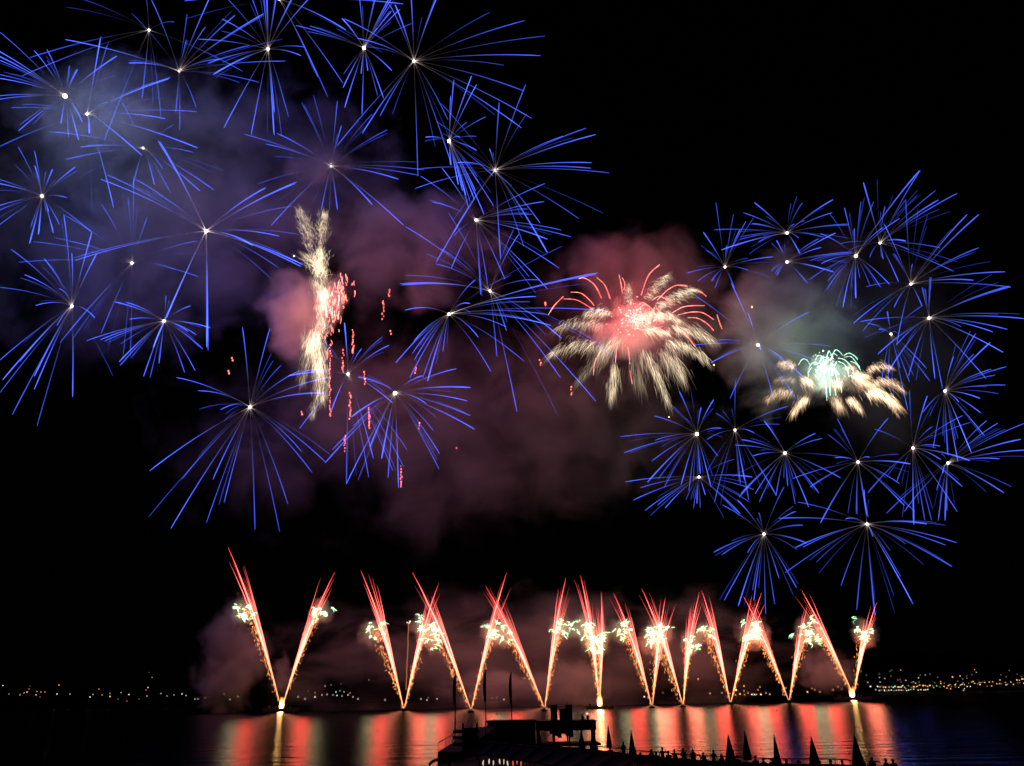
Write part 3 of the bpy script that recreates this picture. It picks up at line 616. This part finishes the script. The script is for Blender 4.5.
def town(spec, where, grp):
    for tok in spec.split():
        x, y, k, s = tok.split(',')
        kind = {'a': 'amber', 'w': 'white', 'g': 'green', 'r': 'red', 'd': 'dim'}[k]; s = {'1': .8, '2': 1.25, '3': 1.9}[s]
        size = {.8: 'small', 1.25: 'mid sized', 1.9: 'large'}[s]
        house(float(x), float(y), kind, s, 'distant house with %s %s lit window %s' % (CW[kind].split(' ', 1)[0] + ' ' + size, CW[kind].split(' ', 1)[1], where), grp)
town('20,694,a,2 24,693,a,1 27,692,a,2 29,689,a,1 33,692.5,a,2 37,691.5,a,1 41,692,a,1 45,692,a,1 36,695,w,2 30,686,d,1 3,685.5,w,2 9,694,d,2 20,695,a,1 59,685,a,2 57,694,w,2 70,694,w,1 90,697,w,2 93,694.5,w,1 99,689,a,1 102,695,a,1 110,696.5,a,2 110,693.5,g,1 121,692.5,w,1 129,694.5,w,2 139,699,d,1 146,690,r,2 148,687.5,w,2 147,696,w,1 152,677.5,w,1 149,672.5,d,1 161,693.5,w,1 174,695,a,1 182,694,w,2 186,695.5,w,1 195,699,w,1 205,698,d,1 198,699,g,1 224,694,w,1 230,699.5,w,1 238,696.5,w,1 40,697,d,1 118,699,d,1 127,701,r,1 167,696,g,1', 'on the far shore at the left', 'lit houses on the far shore at the left')
town('298,697,w,1 305,699,w,1 315,697,w,2 315,693,a,1 325,686,a,2 331,685,w,1 336,692,g,2 340,691,a,1 344,692,w,1 322,695,w,1 327,694.5,w,1 333,695,g,1 337,695.5,g,2 342,696,g,1 348,695,w,1 353,697,w,1 358,699,w,1 308,691,d,1 341,684,d,1 369,680,w,1 385,700,w,1 421,699,w,1 427,700,w,1 428,698,d,1 437,699,w,1 492,698,w,1 497,697.5,w,1 504,703,w,2 470,696,a,1 476,697,a,1 483,698,d,1 350,693,a,1', 'behind the left fountains', 'lit houses behind the left fountains')
town('577,694,w,1 644.5,698.5,w,2 663,693,d,1 676,694.5,g,1 710,693.5,w,1 722,693,g,1 736,690,a,3 735.5,687,a,2 744,686,a,2 744,691,a,1 748,693,a,1 752,694.5,w,2 754.5,694.5,w,2 761,694.5,w,2 760,687,a,1 766,693,a,1 745,698.5,a,1 757,698.5,a,1 736,698.5,a,1 740,694,a,2 730,693.5,a,1 758,690,a,1 770,695,w,1 786,688,a,1 807.5,692,a,2 812,688.5,a,1 815,690,a,1 820,692,a,1 833,690,a,1 838,687,a,1 842,689,d,1', 'behind the right fountains', 'lit houses behind the right fountains')
r2 = random.Random(3); spec = ''
for k in range(28): spec += '%.1f,%.1f,%s,%d ' % (878 + k * 1.9 + r2.uniform(-.6, .6), 687.2 - k * .06 + r2.gauss(0, .8), r2.choice('aaaawwg'), r2.choice((1, 1, 1, 2)))
for k in range(22): spec += '%.1f,%.1f,%s,%d ' % (876 + k * 2.5 + r2.uniform(-1, 1), 690.6 + r2.gauss(0, .5) - k * .05, r2.choice('gwwd'), r2.choice((1, 1, 1)))
for k in range(52): spec += '%.1f,%.1f,%s,%d ' % (932 + k * 1.85 + r2.uniform(-1.2, 1.2), 686.0 - k * .07 + r2.gauss(0, 1.6), r2.choice('aaaadwgd'), r2.choice((1, 1, 1)))
for k in range(46): spec += '%.1f,%.1f,%s,1 ' % (862 + r2.random() * 162, 684 - abs(r2.gauss(0, 7)), r2.choice('dddag'))
spec += '885,690.3,w,3 906,689.5,w,3 950,685.3,a,3 955,685.2,a,3 952.5,677,a,2 960,676,w,1 991.5,681.3,a,3 1006,683,a,3 1017,680,a,2 1022,679,a,2 973,681.5,a,2 918.5,677.8,w,1 898,680,r,1 900,679.5,d,1 963,683,g,1 980,684.5,a,2 870.5,686.5,w,2 897,689.5,d,1 963.5,690.5,g,1 1000,680,a,1 983,682,a,1'
town(spec, 'along the far shore at the right', 'lit houses along the far shore at the right')

# floodlit fort on the left headland
Y = 3290.
while Y < 5300:
    fp = at(31, 697, Y)
    if fp.z <= hill_h(fp.x, Y): break
    Y += 10
fp.z -= 6
root = empty('floodlit_fort', fp); tag(root, 'distant floodlit stone fort with a square tower at the far left', 'fort')
mb = MB(); mb.box((0, 20, 6), (110, 25, 12)); mb.box((-30, 18, 15), (26, 18, 8)); [mb.box((-54 + 6 * k, 8, 13.2), (3, 3, 2.4)) for k in range(19)]; mb.build('wall', M['stone'], root)
mb = MB(); mb.box((0, 12, 25), (12, 12, 40)); mb.box((0, 12, 46.5), (14, 14, 3)); mb.add([(-6, 6, 48), (6, 6, 48), (6, 18, 48), (-6, 18, 48), (0, 12, 60)], [(0, 1, 4), (1, 2, 4), (2, 3, 4), (3, 0, 4)]); mb.build('tower', M['stone'], root)
for x in (-40, -14, 12, 38): lamp('floodlight', root, (x, -14, 4), 1.4e3, (1, .5, .16), 1)

# ------------------------------------------------------------------ beach, deck, pier
ZD = .9
def pt(px, py, z): return at_z(px, py, z)
edge = [pt(x, y, ZD) for x, y in [(436, 766), (470, 757), (520, 751), (548, 750), (610, 757), (700, 765)]]
e_end = pt(905, 772, ZD)
b = MB(); top = [Vector((-14, 60, ZD)), *[edge[k] for k in (1, 2, 3, 4, 5)], e_end, Vector((30, 40, ZD)), Vector((-14, 40, ZD))]
n = len(top); b.add([*top, *[Vector((p.x, p.y, -1)) for p in top]], [tuple(range(n))[::-1], *[(k, (k + 1) % n, (k + 1) % n + n, k + n) for k in range(n)]])
tag(b.build('deck', M['wood']), kind='structure')
b = MB(); b.add([(-400, -100, .6), (400, -100, .6), (400, 38, .6), (60, 46, -.4), (-60, 46, -.4), (-400, 38, .6)], [(0, 1, 2, 3, 4, 5)]); tag(b.build('beach', M['sand']), kind='structure')

# railing along the seaward edge
rl = [pt(x, y, ZD + 1.05) for x, y in [(545, 741.5), (575, 744), (610, 747.5), (650, 751.5), (700, 755.5), (770, 758.5), (835, 759), (880, 762)]]
root = empty('railing', Vector((rl[0].x, rl[0].y, ZD))); tag(root, 'low dark railing along the seaward edge of the beach deck', 'railing')
mb = MB(); mb.tube([p - root.location for p in rl], .055, 6); mb.tube([p - root.location - Vector((0, 0, .5)) for p in rl], .03, 6); mb.build('handrail', M['rail'], root)
mb = MB()
for i in range(len(rl) - 1):
    p0 = rl[i] - root.location; p1 = rl[i + 1] - root.location; dn = (p1 - p0); dn.z = 0; dn.normalize(); nv = Vector((-dn.y, dn.x, 0)) * .05
    qs = [Vector((q.x, q.y, z)) + n_ * nv for q, s_ in ((p0, 1), (p1, 1)) for z in (-.6, .68) for n_ in (-1, 1)]
    mb.add(qs, [(0, 2, 6, 4), (1, 5, 7, 3), (2, 3, 7, 6), (0, 4, 5, 1), (0, 1, 3, 2), (4, 6, 7, 5)])
mb.build('dark_infill', M['black'], root)  # black wall added below the rail to make the dark mass there
for i in range(len(rl) - 1):
    for f in (0, .34, .67):
        p = rl[i].lerp(rl[i + 1], f) - root.location
        mb = MB(); mb.tube([Vector((p.x, p.y, 0)), p], .04, 6); mb.build('post', M['rail'], root)

# closed parasols
def parasol(px, top_y, label, hgt=2.55, wide=1.0):
    # stand on the deck: find the depth where a parasol of this height has its tip at top_y
    p = at_z(px, top_y, ZD + hgt)
    root = empty('closed_parasol', Vector((p.x, p.y, ZD))); root.rotation_euler.z = random.uniform(0, 6)
    tag(root, label, 'parasol', 'closed beach parasols along the railing')
    mb = MB(); mb.tube([Vector((0, 0, 0)), Vector((0, 0, hgt))], .03, 8); mb.build('pole', M['black'], root)
    mb = MB(); mb.tube([Vector((0, 0, 0)), Vector((0, 0, .06)), Vector((0, 0, .1))], [.28, .28, .1], 12); mb.build('base', M['black'], root)
    mb = MB(); n = 16; prof = [(hgt * .20, .36 * wide), (hgt * .27, .38 * wide), (hgt * .55, .25 * wide), (hgt * .8, .12 * wide), (hgt * .97, .035)]
    vs = []; 
    for z, r in prof:
        for k in range(n):
            a = 2 * math.pi * k / n; q = r * (1.12 if k % 2 else .82); vs.append((math.cos(a) * q, math.sin(a) * q, z + (.05 if k % 2 and z < hgt * .3 else 0)))
    mb.add(vs, [(j * n + k, j * n + (k + 1) % n, (j + 1) * n + (k + 1) % n, (j + 1) * n + k) for j in range(len(prof) - 1) for k in range(n)] + [tuple((len(prof) - 1) * n + k for k in range(n))])
    mb.build('canopy', M['navy'], root)
    mb = MB(); mb.tube([Vector((0, 0, hgt * .5)), Vector((0, 0, hgt * .53))], .29 * wide, 12); mb.build('strap', M['black'], root)
for x, y, l, wd in [(581, 728, 'closed dark parasol under the right end of the pier roof, left one of two', 1.15), (592.5, 727, 'closed dark parasol under the right end of the pier roof, right one of two', 1.25), (608, 725, 'closed dark parasol just right of the pier roof', 1.0),
                (631, 730, 'slim closed parasol alone over the green reflection', 1.0), (728, 734.5, 'broad closed parasol, left one of the pair in the middle of the railing', 1.35), (744.5, 731, 'tall closed parasol, right one of the pair in the middle of the railing', 1.1),
                (774, 734.5, 'small slim closed parasol over the red reflection', .9), (811, 736, 'broad closed parasol before the pale gold reflection', 1.3), (854, 735, 'rightmost closed parasol under the right barge', 1.4), (539, 729, 'dark closed parasol under the left end of the pier roof', 1.3)]:
    parasol(x, y, l, 3.0, wd * .86)

# pier pavilion: thick flat roof on posts, two cabins on top
YPi = 125
def W(px, py, Y=YPi): return at(px, py, Y)
a0 = W(536, 720); a1 = W(596, 720.5); zb = W(570, 730.5).z; zt = W(570, 720.5).z
root = empty('pier_pavilion', Vector(((a0.x + a1.x) / 2, YPi, 0))); tag(root, 'dark pier pavilion with a thick flat roof on posts and two cabins on top', 'pier')
wd = a1.x - a0.x
mb = MB(); mb.box((0, 3, (zb + zt) / 2), (wd, 6, zt - zb)); mb.box((0, -.06, zt - .1), (wd + .2, .1, .16)); mb.build('roof', M['black'], root)
for fx in (-.47, -.2, .05, .47):
    for fy in (.4, 5.6):
        mb = MB(); mb.tube([Vector((fx * wd, fy, -1.5)), Vector((fx * wd, fy, zb))], .12, 8); mb.build('post', M['black'], root)
x0 = W(551, 705).x - root.location.x; x1 = W(557.5, 705).x - root.location.x; z1 = W(554, 705.3).z
mb = MB(); mb.box(((x0 + x1) / 2, 2, (zt + z1) / 2), (x1 - x0, 1.6, z1 - zt)); mb.box(((x0 + x1) / 2, 2, z1 + .03), (x1 - x0 + .12, 1.7, .06)); mb.build('cabin', M['black'], root)
x0 = W(560, 705).x - root.location.x; x1 = W(572.5, 705).x - root.location.x; z1 = W(566, 708.5).z; z2 = W(570, 704.8).z
mb = MB(); mb.box(((x0 + x1) / 2, 2, (zt + z1) / 2), (x1 - x0, 1.8, z1 - zt)); mb.box((x1 - .45, 2, (z1 + z2) / 2), (.9, 1.4, z2 - z1)); mb.tube([Vector((x1 - .6, 2, z2)), Vector((x1 - .6, 2, z2 + .5))], .03, 6); mb.tube([Vector((x1 - .1, 2, z2)), Vector((x1 - .1, 2, z2 + .35))], .03, 6); mb.build('cabin', M['black'], root)
mb = MB()
for k in range(6): mb.box((W(552 + 4 * k, 732).x - root.location.x, 2, zb - .25 - .12 * (k % 3)), (.55, 1.2, .5 + .24 * (k % 3)))
mb.build('hanging_gear', M['black'], root)
# pier deck that carries the posts
mb = MB(); mb.box((0, 3, .75), (wd + 1, 7, .3)); mb.build('walkway', M['wood'], root)

# brown beach hut left of it
b0 = W(487, 722, 118); b1 = W(535, 722, 118); zt2 = b0.z - .05
root = empty('beach_hut', Vector(((b0.x + b1.x) / 2, 118, ZD - .3))); tag(root, 'long brown boarded beach hut with a flat roof left of the pier pavilion', 'hut')
L = b1.x - b0.x; Hh = zt2 - ZD + .3
mb = MB(); mb.box((0, 2.5, Hh / 2), (L, 5, Hh)); [mb.box((-L / 2 + L * k / 18, -.03, Hh / 2), (.05, .06, Hh - .1)) for k in range(1, 18)]; mb.build('wall', M['brown'], root)
mb = MB(); mb.box((0, 2.4, Hh + .09), (L + .4, 5.6, .18)); mb.build('roof', M['black'], root)
for fx in (-.3, .02, .3):
    mb = MB(); mb.box((fx * L, -.04, 1.1), (.95, .08, 2.1)); mb.build('door', M['black'], root)

# gangway stair sloping down to the left
g0 = at(487, 727, 112); g1 = at(449, 752, 96)
root = empty('gangway', Vector((g1.x, g1.y, ZD))); tag(root, 'dark gangway sloping down left from the beach hut', 'gangway')
gv = g0 - g1; side = Vector((gv.y, -gv.x, 0)).normalized()
mb = MB()
A_ = [Vector((0, 0, g1.z - ZD)) + side * s for s in (-1.3, 1.3)]; B_ = [q + gv for q in A_]
mb.add([A_[0], A_[1], B_[1], B_[0], *[Vector((q.x, q.y, -.6)) for q in (A_[0], A_[1], B_[1], B_[0])]], [(0, 1, 2, 3), (7, 6, 5, 4), (0, 4, 5, 1), (1, 5, 6, 2), (2, 6, 7, 3), (3, 7, 4, 0)]); mb.build('ramp', M['black'], root)
for s in (-1.25, 1.25):
    mb = MB(); P0 = Vector((0, 0, g1.z - ZD + .9)) + side * s; mb.tube([P0, P0 + gv], .05, 6)
    for k in range(7): q = P0 + gv * (k / 6); mb.tube([q, q - Vector((0, 0, .9))], .035, 6)
    mb.build('handrail', M['rail'], root)

# signpost tower with projecting boards
s0 = at(463, 740, 96); s1 = at(477, 740, 96)
root = empty('board_tower', Vector(((s0.x + s1.x) / 2, 96, ZD - .3))); tag(root, 'dark two post tower with boards sticking out to its left', 'tower')
ztp = at(470, 723, 96).z - root.location.z; hw = (s1.x - s0.x) / 2
for s in (-1, 1):
    mb = MB(); mb.box((s * hw, 0, ztp / 2), (.22, .22, ztp)); mb.build('post', M['black'], root)
for yy in (731.5, 737.5, 744.2):
    z = at(470, yy, 96).z - root.location.z; mb = MB(); mb.box((-.45, .16, z), (2 * hw + 1.3, .08, .34)); mb.build('board', M['black'], root)
mb = MB(); mb.box((0, .2, at(470, 733, 96).z - root.location.z - .6), (2 * hw - .2, .1, 2.2)); mb.build('panel', M['black'], root)

# curved tube arch at bottom left
root_p = at(440, 770, 80); P = []
for k in range(22):
    a = math.pi * k / 21; P.append(at(441 - 12 * math.cos(a) if k < 11 else 441 + 9 * (-math.cos(a)), 770 - 10.5 * math.sin(a) ** .6, 80) - root_p)
mb = MB(); mb.tube(P, .13, 8); o = mb.build('arched_rail', M['black'], None); o.location = root_p; tag(o, 'dark arched tube rail at the bottom left of the beach deck', 'rail')

# flag poles with furled flags
for (x, yt, yb, Y, fl, lab) in [(455.5, 674, 748, 110, -1, 'leftmost flag pole with a dark furled flag, left of the board tower'), (485.5, 671, 724, 118, -1, 'middle flag pole with a limp narrow flag above the hut corner'), (511, 673, 722, 119, -1, 'rightmost flag pole rising behind the beach hut roof')]:
    tp = at(x, yt, Y); z0 = ZD - .2
    root = empty('flag_pole', Vector((tp.x, tp.y, z0))); tag(root, lab, 'flag pole', 'flag poles by the beach hut')
    hh = tp.z - z0; mb = MB(); mb.tube([Vector((0, 0, 0)), Vector((0, 0, hh))], [.09, .06], 8); mb.ball((0, 0, hh), .1); mb.build('pole', M['black'], root)
    fh = at(x, yt + 1, Y).z - at(x, yt + 30, Y).z; mb = MB(); nz_ = 14; vs = []; m_ = 7
    for j in range(nz_):
        f = j / (nz_ - 1); wdt = .10 + .2 * math.sin(math.pi * min(1, f * .8 + .1))
        for k in range(m_):
            u = k / (m_ - 1); vs.append((fl * (.05 + u * wdt), .12 * math.sin(u * 9 + f * 5), hh - .1 - f * fh - u * .25))
    mb.add(vs, [(j * m_ + k, j * m_ + k + 1, (j + 1) * m_ + k + 1, (j + 1) * m_ + k) for j in range(nz_ - 1) for k in range(m_ - 1)]); mb.build('flag', M['navy'], root)

# canvas awnings over the beach restaurant
ROWS = [((488, 741), (490, 753)), ((606, 751), (588, 768)), ((690, 763), (655, 784))]
aw_top0, aw_top1 = pt(486, 742, 3.9), pt(640, 757, 3.9); aw_bot0, aw_bot1 = pt(474, 753, 3.1), pt(612, 775, 3.1)
npan = 9
for k in range(npan):
    f0, f1 = k / npan + .006, (k + 1) / npan - .006
    T0, T1, B0, B1 = aw_top0.lerp(aw_top1, f0), aw_top0.lerp(aw_top1, f1), aw_bot0.lerp(aw_bot1, f0), aw_bot0.lerp(aw_bot1, f1)
    c = (B0 + B1) / 2; c.z = ZD
    root = empty('canvas_awning', c)
    place = ['first', 'second', 'third', 'fourth', 'fifth', 'sixth', 'seventh', 'eighth', 'last'][k]
    tag(root, 'pale sloping canvas awning, %s in its row from the beach hut rightward' % place, 'awning', 'row of pale canvas awnings')
    mb = MB(); vs = []; 
    for j in range(5):
        for i in range(5):
            u, v = i / 4, j / 4; q = B0.lerp(B1, u).lerp(T0.lerp(T1, u), v); q = q - c; q.z += -.12 * math.sin(math.pi * u) * math.sin(math.pi * v); vs.append(q)
    mb.add(vs, [(j * 5 + i, j * 5 + i + 1, (j + 1) * 5 + i + 1, (j + 1) * 5 + i) for j in range(4) for i in range(4)]); mb.build('canvas', M['canvas'], root)
    mb = MB(); mb.tube([B0 - c, B1 - c], .06, 6); mb.tube([B0 - c, T0 - c], .06, 6); mb.tube([T0 - c, T1 - c], .06, 6); mb.tube([B1 - c, T1 - c], .06, 6); mb.build('frame', M['black'], root)
    mb = MB(); q = (B0.lerp(B1, .5)) - c; mb.tube([Vector((q.x, q.y, 0)), q], .05, 6); q2 = T0.lerp(T1, .5) - c; mb.tube([Vector((q2.x, q2.y, 0)), q2], .05, 6); mb.build('post', M['black'], root)

# glowing stands added to imitate white and red glints under the awnings
wlm = glow('white_glint', (1, .82, .66), .7); rlm = glow('red_glint', (1, .2, .12), .6)
for k, (x, y, red) in enumerate([(483, 763, 0), (489, 761.5, 0), (493.5, 763, 0), (499.5, 761.5, 0), (503.5, 762, 0), (507.5, 763.5, 0), (513, 763.5, 1), (517, 762, 1), (521, 763.5, 1)]):
    p = at(x, y, 70)
    root = empty('glint', Vector((p.x, p.y, p.z - .3))); tag(root, ('red' if red else 'white') + ' lantern under the left end of the awnings, an added glowing stand-in', 'glint', ('red' if red else 'white') + ' glints under the awnings')
    mb = MB(); mb.tube([Vector((random.uniform(-.05, .05), 0, .12)), Vector((0, 0, .3)), Vector((random.uniform(-.08, .08), 0, .5))], [.03, .065, .03], 8); mb.build('glint_glow', rlm if red else wlm, root)
    mb = MB(); mb.tube([Vector((0, 0, .5)), Vector((0, 0, .58))], .08, 8); mb.tube([Vector((0, 0, ZD - root.location.z)), Vector((0, 0, .12))], .025, 6); mb.build('stand', M['black'], root)

# buoys
for x, y, lab in [(236.5, 715.5, 'buoy on the pale green reflection left of the first barge'), (346, 731, 'buoy in dark water right of the first barge reflections'), (368.5, 715.5, 'buoy right above the second green reflection'), (377.5, 731, 'buoy at the left end of the second red reflection'), (401, 736, 'lowest buoy, in the dark gap of the second reflection'),
                  (497, 715, 'buoy between the flag poles'), (593, 713, 'dark buoy just left of the middle barge'), (683.5, 710.5, 'buoy in the dark gap right of the middle'), (739.5, 708, 'buoy left of the pale gold reflection'), (834, 703, 'buoy just left of the right barge'), (777, 710.5, 'tiny buoy in the dark gap near the right barge')]:
    p = pt(x, y, 0); pm = px_m(x, y, p.y); root = empty('buoy', p); tag(root, lab, 'buoy', 'mooring buoys')
    r = .75 * pm; mb = MB(); mb.tube([Vector((0, 0, -.2 * r)), Vector((0, 0, .3 * r)), Vector((0, 0, 1.2 * r)), Vector((0, 0, 1.5 * r))], [r * .8, r, r * .75, r * .2], 10); mb.build('float', M['buoy'], root)
    mb = MB(); mb.tube([Vector((0, 0, 1.5 * r)), Vector((0, 0, 2.3 * r))], r * .14, 6); mb.ball((0, 0, 2.4 * r), r * .3); mb.build('topmark', M['buoy'], root)

# ------------------------------------------------------------------ people
def person_mesh(pose):
    me = bpy.data.meshes.new('person'); V = []; E = []; Rr = []
    def v(p, r, par=None):
        V.append(p); Rr.append(r)
        if par is not None: E.append((par, len(V) - 1))
        return len(V) - 1
    sit = pose == 'sit'; z0 = .48 if sit else .95
    pel = v((0, 0, z0), .15); sp = v((0, .01, z0 + .22), .14, pel); ch = v((0, .0, z0 + .43), .16, sp); nk = v((0, -.01, z0 + .58), .06, ch); hd = v((0, .03, z0 + .69), .10, nk); v((0, .02, z0 + .79), .085, hd)
    for s in (-1, 1):
        sh = v((s * .19, 0, z0 + .48), .07, ch)
        if pose == 'phone' and s == 1:
            el = v((s * .30, .22, z0 + .42), .048, sh); wr = v((s * .17, .36, z0 + .66), .035, el); v((s * .15, .38, z0 + .73), .035, wr)
        elif sit:
            el = v((s * .26, .08, z0 + .20), .048, sh); wr = v((s * .14, .30, z0 + .15), .035, el); v((s * .10, .37, z0 + .14), .032, wr)
        else:
            el = v((s * .27, -.02, z0 + .20), .048, sh); wr = v((s * .28, .06, z0 - .04), .035, el); v((s * .28, .08, z0 - .13), .035, wr)
        hp = v((s * .10, 0, z0 - .04), .105, pel)
        if sit: kn = v((s * .13, .44, z0 - .02), .075, hp); an = v((s * .13, .46, .09), .05, kn); v((s * .13, .62, .04), .04, an)
        else: kn = v((s * .11, .02, .50), .075, hp); an = v((s * .11, 0, .09), .05, kn); v((s * .12, .15, .04), .04, an)
    me.from_pydata(V, E, []); me.update()
    ob = bpy.data.objects.new('person', me); C.objects.link(ob)
    md = ob.modifiers.new('skin', 'SKIN'); md.use_smooth_shade = True
    for i, r in enumerate(Rr): me.skin_vertices[0].data[i].radius = (r, r)
    me.skin_vertices[0].data[0].use_root = True
    ss = ob.modifiers.new('sub', 'SUBSURF'); ss.levels = 1; ss.render_levels = 1
    dg = bpy.context.evaluated_depsgraph_get(); ev = ob.evaluated_get(dg); nm = bpy.data.meshes.new_from_object(ev)
    bpy.data.objects.remove(ob)
    nm.materials.clear(); [nm.materials.append(M[k]) for k in ('cloth1', 'cloth2', 'skin')]
    for p_ in nm.polygons:
        z = p_.center.z; x = abs(p_.center.x)
        p_.material_index = 2 if z > z0 + .53 else (1 if z < z0 + .02 and x < .24 else 0)
    nm.name = 'person'
    hb = MB(); hb.ball((0, -.02, z0 + .74), .118, n=12, m=8, sc_=(.92, 1.05, 1.08)); ho = hb.build('hair', M['hair'], smooth=True); hm = ho.data; bpy.data.objects.remove(ho)
    return nm, hm, z0 + .86
PM = {k: person_mesh(k) for k in ('stand', 'phone', 'sit')}
for k, (x, y, pose, lab) in enumerate([(623, 741.5, 'stand', 'person watching beside the slim parasol over the green reflection'), (651, 749, 'sit', 'seated onlooker first right of the slim lone parasol'), (662, 747, 'phone', 'onlooker holding a phone up over the railing'),
        (674, 749, 'sit', 'seated onlooker just right of the one with the raised phone'), (683, 748, 'sit', 'onlooker in the dark gap of the reflections right of the raised phone'), (692.5, 748.5, 'sit', 'seated onlooker before the golden reflection left of the broad parasol'), (703, 752, 'sit', 'lowest small seated onlooker left of the tall head'),
        (713, 749.5, 'stand', 'taller onlooker just left of the broad middle parasol'), (755, 755.5, 'stand', 'onlooker right of the tall middle parasol'), (772, 757.5, 'sit', 'onlooker seated at the foot of the small slim parasol'), (830, 759, 'phone', 'onlooker with raised hand left of the rightmost parasol'),
        (842, 760, 'sit', 'onlooker seated at the foot of the rightmost parasol'), (871, 757, 'stand', 'big headed onlooker first right of the rightmost parasol'), (885, 758, 'stand', 'onlooker second from the right end of the deck'), (892.5, 758.5, 'stand', 'onlooker at the right end of the deck'), (640, 752, 'sit', 'onlooker low at the railing left of the seated row'), (656, 751.5, 'stand', 'onlooker standing between the first seated one and the raised phone'), (668, 750.5, 'stand', 'onlooker standing right behind the raised phone'), (721, 754, 'sit', 'onlooker at the foot of the broad middle parasol'), (737, 755, 'stand', 'onlooker between the two middle parasols'), (763, 757.5, 'sit', 'onlooker just left of the small slim parasol'), (786, 759, 'stand', 'onlooker right of the small slim parasol'), (798, 760, 'sit', 'onlooker left of the broad parasol before the pale reflection'), (819, 760, 'stand', 'onlooker at the foot of the broad parasol before the pale reflection'), (610, 746, 'stand', 'onlooker at the foot of the parasol right of the pier roof')]):
    nm, hm, ht = PM[pose]
    p = at_z(x, y, ZD + ht)
    o = bpy.data.objects.new('person', nm); C.objects.link(o); o.location = (p.x, p.y, ZD); o.rotation_euler.z = random.uniform(-.4, .4)
    tag(o, lab, 'person', 'onlookers along the railing'); h = bpy.data.objects.new('hair', hm); C.objects.link(h); h.parent = o
    if pose == 'sit':
        ch = empty('chair', (p.x, p.y, ZD)); ch.rotation_euler.z = o.rotation_euler.z; tag(ch, ('low chair under the ' + lab.replace('seated ', '')) if len(lab.split()) < 12 else 'low chair of the onlooker low between raised phone and tall head', 'chair', 'chairs of the seated onlookers')
        mb = MB(); mb.box((0, .12, .30), (.5, .55, .05)); mb.build('seat', M['black'], ch)
        mb = MB(); mb.box((0, -.2, .55), (.5, .04, .45)); mb.build('backrest', M['black'], ch)
        for sx in (-.22, .22):
            for sy in (-.14, .36): mb = MB(); mb.tube([Vector((sx, sy, 0)), Vector((sx, sy, .29))], .02, 6); mb.build('leg', M['black'], ch)
# two people on the pier roof, one with a bright phone
for x, lab, pose in [(582.5, 'crouched onlooker on the pier roof left of the one with the bright phone', 'sit'), (588, 'onlooker on the pier roof holding a bright phone', 'sit')]:
    nm, hm, ht = PM[pose]; p = at(x, 720, YPi + 2)
    o = bpy.data.objects.new('person', nm); C.objects.link(o); o.location = (p.x, YPi + 2, zt - .35); o.scale = (.85,) * 3; tag(o, lab, 'person', 'onlookers on the pier roof'); h = bpy.data.objects.new('hair', hm); C.objects.link(h); h.parent = o
p = at(587.3, 713.6, YPi + 1.5); mb = MB(); mb.box((0, 0, 0), (.2, .03, .16)); mb.box((0, .03, 0), (.23, .03, .19), 1)
o = mb.build('phone', [glow('phone_screen', (1, .9, .95), 2.5), M['black']], None); o.location = p; tag(o, 'tiny bright phone screen held up on the pier roof', 'phone')
